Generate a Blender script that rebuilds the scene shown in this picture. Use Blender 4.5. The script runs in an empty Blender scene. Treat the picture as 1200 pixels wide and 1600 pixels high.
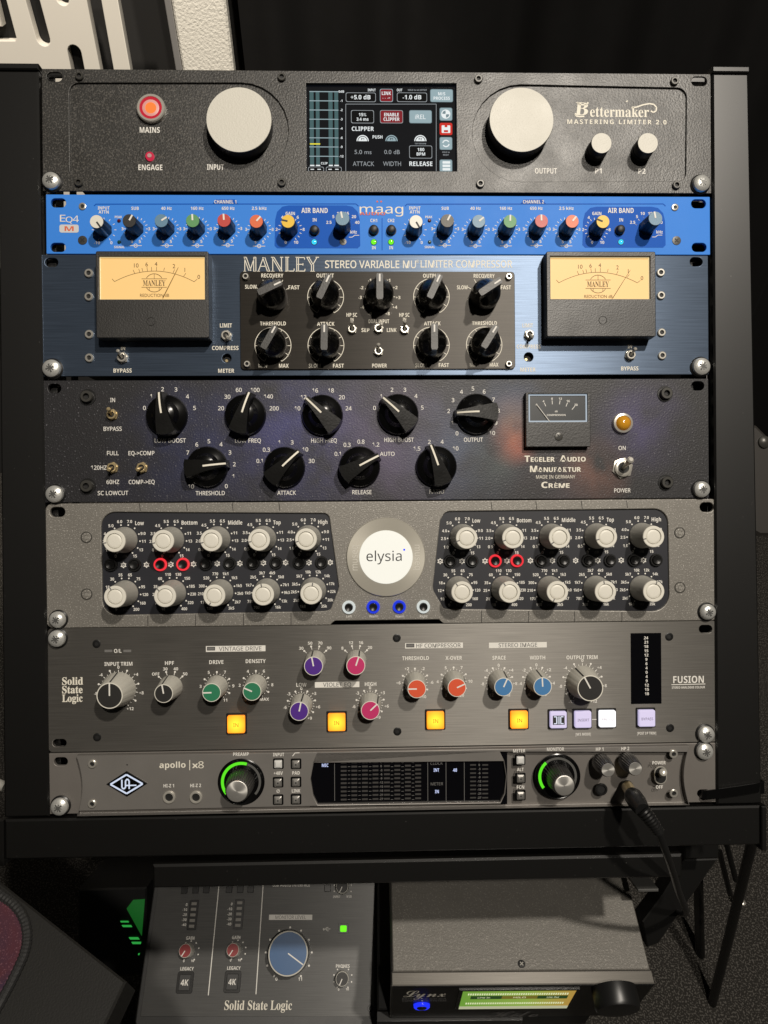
import bpy, bmesh, math, random
from mathutils import Vector, Matrix
random.seed(7)
PI = math.pi
rad = math.radians
sc = bpy.context.scene
COL = sc.collection

# ------------------------------------------------------------------ camera
FPX = 1150.0                      # focal length in pixels of the 1200 x 1600 photograph
ELEV = rad(46)                    # the rack leans back: its face looks up by this much
RACK = Matrix.Translation((0, 0, 0.85)) @ Matrix.Rotation(PI / 2 - ELEV, 4, 'X')   # x right, y up the face, z out
cam = bpy.data.cameras.new('camera')
camo = bpy.data.objects.new('camera', cam)
COL.objects.link(camo)
CAMM = (RACK @ Matrix.Translation((-0.01408, -0.0498, 0.53196)) @ Matrix.Rotation(-0.026297, 4, 'Y')
        @ Matrix.Rotation(-0.0031945, 4, 'X') @ Matrix.Rotation(-0.0075673, 4, 'Z'))
camo.matrix_world = CAMM
cam.sensor_fit = 'VERTICAL'
cam.sensor_height = 36
cam.lens = 36 * FPX / 1600
cam.clip_start = 0.02
cam.clip_end = 60
sc.camera = camo

# ------------------------------------------------------------------ light
w = bpy.data.worlds.new('World')
sc.world = w
w.use_nodes = True
w.node_tree.nodes['Background'].inputs[0].default_value = (1.0, 0.95, 0.88, 1)
w.node_tree.nodes['Background'].inputs[1].default_value = 0.012


def lamp(name, p, power, radius, col, aim=(0, 0, 0), angle=115, blend=0.35):
    l = bpy.data.lights.new(name, 'SPOT')
    l.energy = power
    l.shadow_soft_size = radius
    l.color = col
    l.spot_size = rad(angle)
    l.spot_blend = blend
    o = bpy.data.objects.new(name, l)
    COL.objects.link(o)
    wp = RACK @ Vector(p)
    wt = RACK @ Vector(aim)
    o.location = wp
    o.rotation_euler = (wt - wp).to_track_quat('-Z', 'Y').to_euler()
    return o


lamp('ceiling_spot', (0.56, 1.07, 1.68), 126, 0.040, (1.0, 0.92, 0.81), (0.0, 0.0, 0))
lamp('ceiling_spot', (0.27, 0.66, 1.95), 68, 0.040, (1.0, 0.92, 0.81), (0, 0, 0))
WI = RACK.inverted()
lamp('added_wall_fill', WI @ Vector((-0.42, 0.10, 2.30)), 82, 0.03, (1.0, 0.90, 0.77), WI @ Vector((-0.42, 0.78, 0.92)), 40, 0.25)  # unseen lamp added only to brighten the white wall pieces

sc.view_settings.view_transform = 'Standard'
sc.view_settings.look = 'None'
sc.view_settings.exposure = 0
sc.view_settings.gamma = 1
sc.cycles.max_bounces = 6

# ------------------------------------------------------------------ materials


def lin(r, g, b):
    f = lambda c: (c / 255 / 12.92) if c / 255 < 0.04045 else ((c / 255 + 0.055) / 1.055) ** 2.4
    return (f(r), f(g), f(b))


def mat(name, col, rough=0.5, metal=0.0, spec=0.5, emit=None, est=1.0, grain=None, brush=None, speck=None, aniso=0, coat=0):
    """grain=(scale, bump) isotropic; brush=(bump, variation); speck=(scale, threshold, colour)"""
    m = bpy.data.materials.new(name)
    m.use_nodes = True
    nt = m.node_tree
    n = nt.nodes
    L = nt.links.new
    b = n['Principled BSDF']
    b.inputs['Base Color'].default_value = (*col, 1)
    b.inputs['Roughness'].default_value = rough
    b.inputs['Metallic'].default_value = metal
    b.inputs['Specular IOR Level'].default_value = spec
    if coat:
        b.inputs['Coat Weight'].default_value = coat
        b.inputs['Coat Roughness'].default_value = 0.08
    if emit:
        b.inputs['Emission Color'].default_value = (*emit, 1)
        b.inputs['Emission Strength'].default_value = est
    if grain or brush or speck:
        tc = n.new('ShaderNodeTexCoord')
    h = None
    if grain:
        tx = n.new('ShaderNodeTexNoise')
        tx.inputs['Scale'].default_value = grain[0]
        tx.inputs['Detail'].default_value = 2
        L(tc.outputs['Object'], tx.inputs['Vector'])
        h = (tx.outputs['Fac'], grain[1])
        # worn, uneven sheen: large soft variation of roughness
        t2 = n.new('ShaderNodeTexNoise')
        t2.inputs['Scale'].default_value = 35
        t2.inputs['Detail'].default_value = 5
        L(tc.outputs['Object'], t2.inputs['Vector'])
        mr = n.new('ShaderNodeMapRange')
        mr.inputs[1].default_value = 0.3
        mr.inputs[2].default_value = 0.7
        mr.inputs[3].default_value = max(0.05, rough - 0.05)
        mr.inputs[4].default_value = min(1, rough + 0.05)
        L(t2.outputs['Fac'], mr.inputs[0])
        L(mr.outputs[0], b.inputs['Roughness'])
    if brush:
        mp = n.new('ShaderNodeMapping')
        mp.inputs['Scale'].default_value = (28, 1900, 28)
        L(tc.outputs['Object'], mp.inputs['Vector'])
        tx = n.new('ShaderNodeTexNoise')
        tx.inputs['Scale'].default_value = 1.0
        tx.inputs['Detail'].default_value = 4
        L(mp.outputs['Vector'], tx.inputs['Vector'])
        h = (tx.outputs['Fac'], brush[0])
        mx = n.new('ShaderNodeMix')
        mx.data_type = 'RGBA'
        k = brush[1]
        mx.inputs[6].default_value = (*[c * (1 - k) for c in col], 1)
        mx.inputs[7].default_value = (*[min(1, c * (1 + k)) for c in col], 1)
        L(tx.outputs['Fac'], mx.inputs[0])
        L(mx.outputs[2], b.inputs['Base Color'])
    if speck:
        tx = n.new('ShaderNodeTexNoise')
        tx.inputs['Scale'].default_value = speck[0]
        tx.inputs['Detail'].default_value = 1
        L(tc.outputs['Object'], tx.inputs['Vector'])
        mr = n.new('ShaderNodeMapRange')
        mr.inputs[1].default_value = speck[1]
        mr.inputs[2].default_value = speck[1] + 0.1
        L(tx.outputs['Fac'], mr.inputs[0])
        mx = n.new('ShaderNodeMix')
        mx.data_type = 'RGBA'
        mx.inputs[6].default_value = (*col, 1)
        mx.inputs[7].default_value = (*speck[2], 1)
        L(mr.outputs[0], mx.inputs[0])
        L(mx.outputs[2], b.inputs['Base Color'])
    if h:
        bp = n.new('ShaderNodeBump')
        bp.inputs['Strength'].default_value = h[1]
        bp.inputs['Distance'].default_value = 0.0002
        L(h[0], bp.inputs['Height'])
        L(bp.outputs['Normal'], b.inputs['Normal'])
    if brush:
        # brushed along x: highlights stretch across the brushing
        b.inputs['Anisotropic'].default_value = 0.88
        cx = n.new('ShaderNodeCombineXYZ')
        cx.inputs[1].default_value = 1.0
        vt = n.new('ShaderNodeVectorTransform')
        vt.vector_type = 'VECTOR'
        vt.convert_from = 'OBJECT'
        vt.convert_to = 'WORLD'
        L(cx.outputs[0], vt.inputs[0])
        L(vt.outputs[0], b.inputs['Tangent'])
    if aniso:
        b.inputs['Anisotropic'].default_value = aniso
        tg = n.new('ShaderNodeTangent')
        tg.direction_type = 'RADIAL'
        tg.axis = 'Z'
        L(tg.outputs[0], b.inputs['Tangent'])
    return m


def glow(name, rgb, st=1.0, base=(0.008, 0.008, 0.008), rough=0.06):
    return mat(name, base, rough, emit=lin(*rgb), est=st)


M = dict(
    bm=mat('black textured powder coat', (0.022, 0.021, 0.019), 0.44, spec=0.62, grain=(760, 1.0), speck=(800, 0.54, (0.075, 0.07, 0.062))),
    eq=mat('blue painted metal', (0.048, 0.235, 0.76), 0.5, spec=0.14, grain=(1200, 0.05)),
    eqd=mat('dark blue print', (0.008, 0.10, 0.50), 0.5, spec=0.10),
    man=mat('blue grey brushed aluminium', (0.118, 0.158, 0.226), 0.45, metal=0.75, brush=(0.13, 0.5)),
    manb=mat('black brushed plate', (0.040, 0.035, 0.029), 0.48, metal=0.5, spec=0.7, brush=(0.12, 0.4)),
    mus=mat('grey brown metallic paint', (0.205, 0.193, 0.172), 0.48, metal=0.3, spec=0.8, grain=(1150, 0.6), speck=(1100, 0.61, (0.48, 0.46, 0.42))),
    musn=mat('navy inset panel', (0.010, 0.011, 0.017), 0.5, spec=0.6),
    fus=mat('dark brushed faceplate', (0.160, 0.152, 0.139), 0.50, metal=0.65, brush=(0.11, 0.4)),
    apo=mat('gunmetal satin faceplate', (0.25, 0.236, 0.22), 0.46, metal=0.5, grain=(1900, 0.10)),
    apoe=mat('gunmetal rack ear', (0.20, 0.185, 0.17), 0.5, metal=0.4, grain=(1900, 0.10)),
    rack=mat('black satin lacquered steel', (0.0036, 0.0034, 0.0030), 0.37, spec=0.8, speck=(620, 0.775, (0.10, 0.096, 0.09))),
    dark=mat('black chassis steel', (0.006, 0.006, 0.006), 0.6),
    black=mat('black plastic', (0.010, 0.010, 0.010), 0.36),
    blackm=mat('matt black knob metal', (0.012, 0.012, 0.013), 0.5, grain=(2500, 0.1)),
    gloss=mat('glossy black phenolic', (0.003, 0.003, 0.003), 0.22, spec=0.4),
    phen=mat('satin black phenolic', (0.005, 0.0049, 0.0045), 0.30, spec=0.6, grain=(700, 0.25)),
    barf=mat('grained black plastic', (0.024, 0.023, 0.021), 0.46, spec=0.7, grain=(1100, 0.4)),
    meterb=mat('textured black meter case', (0.015, 0.014, 0.0128), 0.47, spec=0.7, grain=(850, 0.7)),
    ink=mat('white print', (0.78, 0.76, 0.71), 0.6),
    inkw=mat('warm white print', (0.80, 0.76, 0.65), 0.6),
    inkd=mat('dark print', (0.03, 0.03, 0.03), 0.6),
    inkg=mat('dim grey print', (0.16, 0.155, 0.15), 0.6),
    inkr=mat('orange red print', (0.66, 0.12, 0.04), 0.6),
    alu=mat('cream anodised aluminium', (0.62, 0.60, 0.53), 0.5, metal=0.0, grain=(900, 0.9)),
    cream=mat('ivory knob plastic', (0.74, 0.715, 0.635), 0.42),
    creamd=mat('shaded ivory knob skirt', (0.36, 0.35, 0.315), 0.45),  # same ivory made darker, so the shading of the sides is in the colour
    ssk=mat('pale grey knob skirt', (0.50, 0.485, 0.43), 0.4),
    zinc=mat('zinc plated steel', (0.66, 0.66, 0.63), 0.34, metal=0.55, grain=(700, 0.8)),
    chrome=mat('bright nickel', (0.70, 0.67, 0.60), 0.25, metal=0.6),
    gold=mat('brass', (0.60, 0.48, 0.27), 0.28, metal=0.6),
    steelb=mat('black oxide steel', (0.06, 0.058, 0.052), 0.35, metal=0.3),
    steelg=mat('stainless screw head', (0.52, 0.50, 0.45), 0.3, metal=0.6),
    spun=mat('spun aluminium', (0.60, 0.585, 0.55), 0.36, metal=0.72, aniso=0.8),
    knurl=mat('knurled black knob', (0.028, 0.027, 0.025), 0.32, spec=0.8),
    recess=mat('screw recess', (0.13, 0.13, 0.125), 0.35, metal=0.4),
    glass=mat('black display glass', (0.003, 0.003, 0.004), 0.05),
    seg=mat('unlit meter segment', (0.055, 0.052, 0.05), 0.4),
    curtain=mat('black curtain cloth', (0.0055, 0.0052, 0.005), 0.95, spec=0.2, grain=(500, 0.3)),
    green=mat('green cap', (0.028, 0.20, 0.10), 0.45, grain=(1500, .2)), green2=mat('light green cap', (0.10, 0.30, 0.11), 0.5, grain=(1500, .2)),
    red=mat('red cap', (0.50, 0.045, 0.035), 0.45, grain=(1500, .2)), orange=mat('orange cap', (0.70, 0.13, 0.035), 0.45, grain=(1500, .2)),
    coral=mat('coral cap', (0.72, 0.10, 0.04), 0.45, grain=(1500, .2)),
    yellow=mat('yellow cap', (0.80, 0.50, 0.02), 0.45, grain=(1500, .2)), blueg=mat('blue grey cap', (0.12, 0.24, 0.35), 0.45, grain=(1500, .2)),
    blueb=mat('blue cap', (0.065, 0.21, 0.45), 0.45, grain=(1500, .2)), violet=mat('violet cap', (0.085, 0.025, 0.26), 0.45, grain=(1500, .2)),
    pink=mat('pink cap', (0.56, 0.035, 0.15), 0.45, grain=(1500, .2)), charcoal=mat('charcoal cap', (0.020, 0.019, 0.018), 0.55, grain=(1500, .3)),
    greyc=mat('grey brown cap', (0.10, 0.095, 0.085), 0.5, grain=(1500, .3)), darkred=mat('dark red cap', (0.25, 0.018, 0.02), 0.45),
    ssb=mat('blue monitor cap', (0.03, 0.10, 0.24), 0.4, grain=(1500, .1)),
    ssp=mat('brushed charcoal top', (0.165, 0.165, 0.162), 0.50, metal=0.55, brush=(0.10, 0.35)),
)
E_ = lambda n, rgb, st=1.0: glow(n, rgb, st)
M.update(
    eg=E_('green led', (120, 255, 40), 1.0), ec=E_('cyan led', (60, 220, 255), 1.0), ew=E_('white backlight', (235, 240, 255), 1.0),
    er=E_('red led', (255, 40, 60), 1.0), eo=E_('orange lamp', (255, 130, 60), 1.1), ep=E_('pink lamp', (190, 60, 70), 0.8),
    eb=E_('blue led', (30, 60, 255), 1.3),
)

# ------------------------------------------------------------------ text (built-in font and its fallbacks only)
STY = {'r': None, 'b': (0x1D5D4, 0x1D5EE, 0x1D7EC), 'n': (0x1D5A0, 0x1D5BA, 0x1D7E2), 'S': (0x1D400, 0x1D41A, 0x1D7CE), 's': (0x1D434, 0x1D44E, None),
       'c': (0x1D4D0, 0x1D4EA, None), 'I': (0x1D63C, 0x1D656, None)}
_tx = {}


def glyphs(s, st):
    m = STY[st]
    if not m:
        return s
    r = ''
    for ch in s:
        if 'A' <= ch <= 'Z':
            r += chr(m[0] + ord(ch) - 65)
        elif 'a' <= ch <= 'z':
            r += chr(m[1] + ord(ch) - 97) if not (st == 's' and ch == 'h') else 'h'
        elif ch.isdigit() and m[2]:
            r += chr(m[2] + ord(ch) - 48)
        else:
            r += ch
    return r


def textmesh(s, st, sp=1.0, fat=0.0):
    k = (s, st, sp, fat)
    if k in _tx:
        return _tx[k]
    c = bpy.data.curves.new('t', 'FONT')
    c.body = glyphs(s, st)
    c.size = 1
    c.resolution_u = 3
    c.space_character = sp
    c.offset = fat
    c.fill_mode = 'FRONT'
    o = bpy.data.objects.new('t', c)
    me = o.to_mesh()
    V = [tuple(v.co) for v in me.vertices]
    Fs = [tuple(p.vertices) for p in me.polygons]
    o.to_mesh_clear()
    bpy.data.objects.remove(o)
    bpy.data.curves.remove(c)
    _tx[k] = (V, Fs)
    return _tx[k]


_cap = {}


def capheight(st):
    if st not in _cap:
        V, _ = textmesh('H', st)
        _cap[st] = max(v[1] for v in V)
    return _cap[st]


# ------------------------------------------------------------------ mesh builder
class MB:
    def __init__(s):
        s.bm = bmesh.new()
        s.mats = []

    def mi(s, m):
        if isinstance(m, str):
            m = M[m]
        if m not in s.mats:
            s.mats.append(m)
        return s.mats.index(m)

    def face(s, vs, i):
        try:
            f = s.bm.faces.new(vs)
            f.material_index = i
            return f
        except ValueError:
            return None

    def poly(s, pts, z, m):
        i = s.mi(m)
        a = sum(pts[k][0] * pts[(k + 1) % len(pts)][1] - pts[(k + 1) % len(pts)][0] * pts[k][1] for k in range(len(pts)))
        if a < 0:
            pts = pts[::-1]
        s.face([s.bm.verts.new((p[0], p[1], z)) for p in pts], i)

    def loft(s, rings, m, cap0=True, cap1=True):
        """rings: lists of 3D points of equal length, counter-clockwise seen from the last one"""
        i = s.mi(m)
        R = [[s.bm.verts.new(p) for p in r] for r in rings]
        n = len(R[0])
        for a, b in zip(R, R[1:]):
            for k in range(n):
                s.face([a[k], a[(k + 1) % n], b[(k + 1) % n], b[k]], i)
        if cap1:
            s.face(R[-1], i)
        if cap0:
            s.face(R[0][::-1], i)

    def prism(s, pts, z0, z1, m, bev=0.0):
        a = sum(pts[k][0] * pts[(k + 1) % len(pts)][1] - pts[(k + 1) % len(pts)][0] * pts[k][1] for k in range(len(pts)))
        if a < 0:
            pts = pts[::-1]
        if bev:
            ins = inset(pts, bev)
            s.loft([[(x, y, z0) for x, y in pts], [(x, y, z1 - bev) for x, y in pts], [(x, y, z1) for x, y in ins]], m)
        else:
            s.loft([[(x, y, z0) for x, y in pts], [(x, y, z1) for x, y in pts]], m)

    def lathe(s, c, prof, m, seg=32, fl=None, cap0=False, cap1=True, rot=0.0):
        rings = []
        for r, z in prof:
            ring = []
            for k in range(seg):
                a = 2 * PI * k / seg + rot
                rr = r * (fl(k) if fl else 1)
                ring.append((c[0] + rr * math.cos(a), c[1] + rr * math.sin(a), z))
            rings.append(ring)
        s.loft(rings, m, cap0, cap1)

    def line(s, p, q, wd, z, m):
        d = Vector((q[0] - p[0], q[1] - p[1]))
        if d.length == 0:
            return
        nn = Vector((-d.y, d.x)).normalized() * wd / 2
        s.poly([(p[0] + nn.x, p[1] + nn.y), (q[0] + nn.x, q[1] + nn.y), (q[0] - nn.x, q[1] - nn.y), (p[0] - nn.x, p[1] - nn.y)], z, m)

    def pathline(s, pts, wd, z, m):
        for p, q in zip(pts, pts[1:]):
            s.line(p, q, wd, z, m)

    def ring(s, c, r0, r1, a0, a1, z, m, seg=32):
        i = s.mi(m)
        prev = None
        for k in range(seg + 1):
            a = rad(a0 + (a1 - a0) * k / seg)
            d = (math.sin(a), math.cos(a))
            cur = (s.bm.verts.new((c[0] + d[0] * r0, c[1] + d[1] * r0, z)), s.bm.verts.new((c[0] + d[0] * r1, c[1] + d[1] * r1, z)))
            if prev:
                s.face([prev[0], prev[1], cur[1], cur[0]], i)
            prev = cur

    def disc(s, c, r, z, m, seg=20):
        s.poly([(c[0] + r * math.cos(2 * PI * k / seg), c[1] + r * math.sin(2 * PI * k / seg)) for k in range(seg)], z, m)

    def box(s, c, d, m, bev=0.0):
        x, y, z = c
        a, b, e = d[0] / 2, d[1] / 2, d[2] / 2
        s.prism([(x - a, y - b), (x + a, y - b), (x + a, y + b), (x - a, y + b)], z - e, z + e, m, bev)

    def tube(s, pts, r, m, seg=10):
        pts = [Vector(p) for p in pts]
        rs = r if isinstance(r, (list, tuple)) else [r] * len(pts)
        rings = []
        up = Vector((0.13, 0.21, 0.97))
        for k, p in enumerate(pts):
            t = (pts[min(k + 1, len(pts) - 1)] - pts[max(k - 1, 0)]).normalized()
            u = up - t * up.dot(t)
            if u.length < 0.05:
                u = Vector((1, 0, 0)) - t * t.x
            u.normalize()
            up = u
            v = t.cross(u)
            rings.append([tuple(p + (u * math.cos(2 * PI * j / seg) + v * math.sin(2 * PI * j / seg)) * rs[k]) for j in range(seg)])
        s.loft(rings, m)

    def text(s, t, c, cap, m, z, st='r', width=None, rot=0.0, al='c', sp=1.0, shear=0.0, fat=0.0, maxw=None):
        V, Fs = textmesh(t, st, sp, fat)
        if not V:
            return
        x0 = min(v[0] for v in V)
        x1 = max(v[0] for v in V)
        ch = capheight(st)
        k = cap / ch
        kx = k if not width else width / max(1e-6, x1 - x0)
        ax = {'c': (x0 + x1) / 2, 'l': x0, 'r': x1}[al]
        i = s.mi(m)
        ca, sa = math.cos(rad(-rot)), math.sin(rad(-rot))
        vs = []
        for v in V:
            y = (v[1] - ch / 2) * k
            x = (v[0] - ax) * kx + shear * y
            vs.append(s.bm.verts.new((c[0] + x * ca - y * sa, c[1] + x * sa + y * ca, z)))
        for f in Fs:
            s.face([vs[q] for q in f], i)

    def build(s, name, parent=None, loc=(0, 0, 0), label=None, smooth=True, kind=None, matrix=None):
        me = bpy.data.meshes.new(name)
        s.bm.normal_update()
        s.bm.to_mesh(me)
        s.bm.free()
        for m in s.mats:
            me.materials.append(m)
        if smooth and len(me.polygons):
            me.polygons.foreach_set('use_smooth', [True] * len(me.polygons))
            me.set_sharp_from_angle(angle=rad(32))
        o = bpy.data.objects.new(name, me)
        COL.objects.link(o)
        o.parent = parent
        o.location = loc
        if matrix is not None:
            o.matrix_world = matrix
        if label:
            o['label'] = label
        if kind:
            o['kind'] = kind
        return o


def inset(pts, d):
    n = len(pts)
    out = []
    for k in range(n):
        p0, p1, p2 = Vector(pts[k - 1]), Vector(pts[k]), Vector(pts[(k + 1) % n])
        e1, e2 = (p1 - p0), (p2 - p1)
        if e1.length < 1e-9 or e2.length < 1e-9:
            out.append(tuple(p1))
            continue
        e1.normalize()
        e2.normalize()
        n1, n2 = Vector((-e1.y, e1.x)), Vector((-e2.y, e2.x))
        b = n1 + n2
        if b.length < 1e-6:
            out.append(tuple(p1))
            continue
        b.normalize()
        out.append(tuple(p1 + b * d / max(0.3, b.dot(n1))))
    return out


def rrect(x0, y0, x1, y1, r, seg=6):
    if r <= 0:
        return [(x0, y0), (x1, y0), (x1, y1), (x0, y1)]
    P = []
    for cx, cy, a in ((x1 - r, y0 + r, -90), (x1 - r, y1 - r, 0), (x0 + r, y1 - r, 90), (x0 + r, y0 + r, 180)):
        for k in range(seg + 1):
            t = rad(a + 90 * k / seg)
            P.append((cx + r * math.cos(t), cy + r * math.sin(t)))
    return P


def circ(c, r, seg=24):
    return [(c[0] + r * math.cos(2 * PI * k / seg), c[1] + r * math.sin(2 * PI * k / seg)) for k in range(seg)]


def slotpts(c, wd, h):
    return rrect(c[0] - wd / 2, c[1] - h / 2, c[0] + wd / 2, c[1] + h / 2, h / 2 * 0.98, 6)


def plate(name, outline, holes, ztop, thick, m, parent, bev=0.0004, label=None, matrix=None):
    """a sheet with real openings and rounded edges"""
    c = bpy.data.curves.new('p', 'CURVE')
    c.dimensions = '2D'
    c.fill_mode = 'BOTH'
    for pts in [outline] + holes:
        sp = c.splines.new('POLY')
        sp.points.add(len(pts) - 1)
        for q, p in zip(sp.points, pts):
            q.co = (p[0], p[1], 0, 1)
        sp.use_cyclic_u = True
    c.extrude = thick / 2 - bev
    c.bevel_depth = bev
    c.bevel_resolution = 2
    c.offset = -bev
    o = bpy.data.objects.new('p', c)
    me = bpy.data.meshes.new_from_object(o)
    bpy.data.objects.remove(o)
    bpy.data.curves.remove(c)
    me.transform(Matrix.Translation((0, 0, ztop - thick / 2)))
    me.materials.clear()
    me.materials.append(M[m] if isinstance(m, str) else m)
    me.polygons.foreach_set('material_index', [0] * len(me.polygons))
    me.polygons.foreach_set('use_smooth', [True] * len(me.polygons))
    me.set_sharp_from_angle(angle=rad(32))
    me.name = name
    r = bpy.data.objects.new(name, me)
    COL.objects.link(r)
    r.parent = parent
    if matrix is not None:
        r.matrix_world = matrix
    if label:
        r['label'] = label
    return r


# ------------------------------------------------------------------ frames: a plane standing in the room
CP = CAMM.translation
CR = CAMM.to_3x3()


def ray(px, py):
    return (CR @ Vector(((px - 600) / FPX, (800 - py) / FPX, -1)))


def at_depth(px, py, d):
    return CP + ray(px, py) * d


class Frame:
    def __init__(s, Mx):
        s.M = Mx
        s.I = Mx.inverted()

    def P(s, px, py, h=0.0):
        o = s.I @ CP
        d = s.I.to_3x3() @ ray(px, py)
        t = (h - o.z) / d.z
        q = o + d * t
        return (q.x, q.y)

    def P3(s, px, py, h=0.0):
        q = s.P(px, py, h)
        return Vector((q[0], q[1], h))


K = 0.53196 / FPX          # metres per photo pixel on the rack face


def thing(name, label, cat, matrix, group=None):
    o = bpy.data.objects.new(name, None)
    COL.objects.link(o)
    o.empty_display_size = 0.02
    o.matrix_world = matrix
    o['label'] = label
    o['category'] = cat
    if group:
        o['group'] = group
    return o


def tag(o, label, cat, group=None):
    o['label'] = label
    o['category'] = cat
    if group:
        o['group'] = group
    return o


RF = Frame(RACK)


class Unit(Frame):
    """a rack unit: yl/yr = left and right heights of its top and bottom edge in the photograph"""

    def __init__(s, name, label, cat, xl, xr, t, b, group='rack mounted audio units'):
        yt = (RF.P(xl, t[0])[1] + RF.P(xr, t[1])[1]) / 2
        yb = (RF.P(xl, b[0])[1] + RF.P(xr, b[1])[1]) / 2
        yc = (yt + yb) / 2
        ym = (t[0] + t[1] + b[0] + b[1]) / 4
        s.x0 = RF.P(xl, ym)[0]
        s.x1 = RF.P(xr, ym)[0]
        s.hh = (yt - yb) / 2
        super().__init__(RACK @ Matrix.Translation((0, yc, 0)))
        s.root = thing(name, label, cat, s.M, group)
        # body behind the panel
        b_ = MB()
        b_.box((0, 0, -0.120), (0.432, s.hh * 2 - 0.004, 0.229), 'dark')
        b_.build('chassis', s.root)

    def rect(s, r=0.0):
        return rrect(s.x0, -s.hh, s.x1, s.hh, r)


def cr(ox, oy, k):
    return lambda x, y: (ox + x / k, oy + y / k)


# ------------------------------------------------------------------ small hardware, each one a part
def rack_screw(u, px, py, z=0.0, rot=20, r=13.5):
    c = u.P(px, py, 0.003)
    rr = r * K
    b = MB()
    b.lathe((0, 0), [(rr * 1.16, 0), (rr * 1.16, 0.0008), (rr * 1.02, 0.0014)], 'black', 28)
    b.lathe((0, 0), [(rr * 0.99, 0.0014), (rr, 0.0022), (rr * 0.93, 0.0036), (rr * 0.72, 0.0047), (rr * 0.35, 0.0053), (rr * 0.03, 0.0055)], 'zinc', 28)
    o = b.build('rack_screw', u.root, (c[0], c[1], z))
    b = MB()
    for k in range(2):
        a = rad(rot + 90 * k)
        d = Vector((math.cos(a), math.sin(a))) * rr * 0.46
        n = Vector((-d.y, d.x)).normalized() * rr * 0.085
        b.prism([tuple(d + n), tuple(-d + n), tuple(-d - n), tuple(d - n)], 0.0040, 0.00556 + 0.00002 * k, 'recess')
    for k in range(2):
        a = rad(rot + 45 + 90 * k)
        d = Vector((math.cos(a), math.sin(a))) * rr * 0.42
        n = Vector((-d.y, d.x)).normalized() * rr * 0.05
        b.prism([tuple(d + n), tuple(-d + n), tuple(-d - n), tuple(d - n)], 0.0040, 0.00550 + 0.00002 * k, 'recess')
    b.build('driver_recess', o)
    return o


def socket_screw(u, px, py, r, m='steelb', h=0.0022, z=0.0):
    c = u.P(px, py, h + z)
    rr = r * K
    b = MB()
    b.lathe((0, 0), [(rr, 0), (rr, h * 0.75), (rr * 0.85, h), (rr * 0.55, h), (rr * 0.5, h * 0.3)], m, 24, cap1=False)
    b.disc((0, 0), rr * 0.52, h * 0.3, 'dark')
    return b.build('panel_screw', u.root, (c[0], c[1], z))


def flat_screw(u, px, py, r, m='black', z=0.0, parent=None, rot=35):
    c = u.P(px, py, z)
    rr = r * K
    b = MB()
    b.lathe((0, 0), [(rr, 0), (rr * 0.95, 0.0004), (rr * 0.6, 0.0005)], m, 20)
    for k in range(2):
        a = rad(rot + 90 * k)
        d = Vector((math.cos(a), math.sin(a))) * rr * 0.55
        n = Vector((-d.y, d.x)).normalized() * rr * 0.13
        b.poly([tuple(d + n), tuple(-d + n), tuple(-d - n), tuple(d - n)], 0.00056 + k * 0.00003, 'dark')
    return b.build('panel_screw', parent or u.root, (c[0], c[1], z))


def countersunk(u, px, py, r, z=0.0):
    c = u.P(px, py, z)
    rr = r * K
    b = MB()
    b.lathe((0, 0), [(rr * 1.05, 0.00006), (rr * 1.05, 0.00010), (rr * 0.9, 0.00011)], 'steelb', 24)
    b.lathe((0, 0), [(rr * 0.88, 0.0001), (rr * 0.80, 0.0004), (rr * 0.42, 0.00045), (rr * 0.36, 0.0002)], 'mus', 20)
    b.disc((0, 0), rr * 0.34, 0.0005, 'steelg', 6)
    return b.build('panel_screw', u.root, (c[0], c[1], z))


def toggle(u, px, py, r, tip, m='chrome', z=0.0, length=0.009, thick=0.0011):
    """tip = pixel offset of the lever's end in the photograph"""
    c = u.P(px, py, z + 0.001)
    rr = r * K
    b = MB()
    b.lathe((0, 0), [(rr, 0), (rr, 0.0012), (rr * 0.9, 0.0015)], m, 6, rot=0.3, cap1=True)
    b.lathe((0, 0), [(rr * 0.80, 0.0015), (rr * 0.80, 0.0032), (rr * 0.70, 0.0036), (rr * 0.52, 0.0036), (rr * 0.48, 0.0022)], m, 20, cap1=False)
    b.disc((0, 0), rr * 0.5, 0.0024, 'dark')
    o = b.build('toggle_switch', u.root, (c[0], c[1], z))
    q = u.P(px + tip[0], py + tip[1], z + length)
    d = Vector((q[0] - c[0], q[1] - c[1], length))
    b = MB()
    st = Vector((0, 0, 0.0022))
    b.tube([st, st + (d - st) * 0.5, st + (d - st) * 0.8, st + (d - st) * 0.93, d], [thick * 0.75, thick * 0.85, thick * 1.15, thick * 1.2, thick * 0.7], m, 12)
    b.build('lever', o)
    return o


def flute(n, depth, pw=1.0):
    return lambda k: 1 - depth * (0.5 + 0.5 * math.cos(2 * PI * k / n)) ** pw


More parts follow.
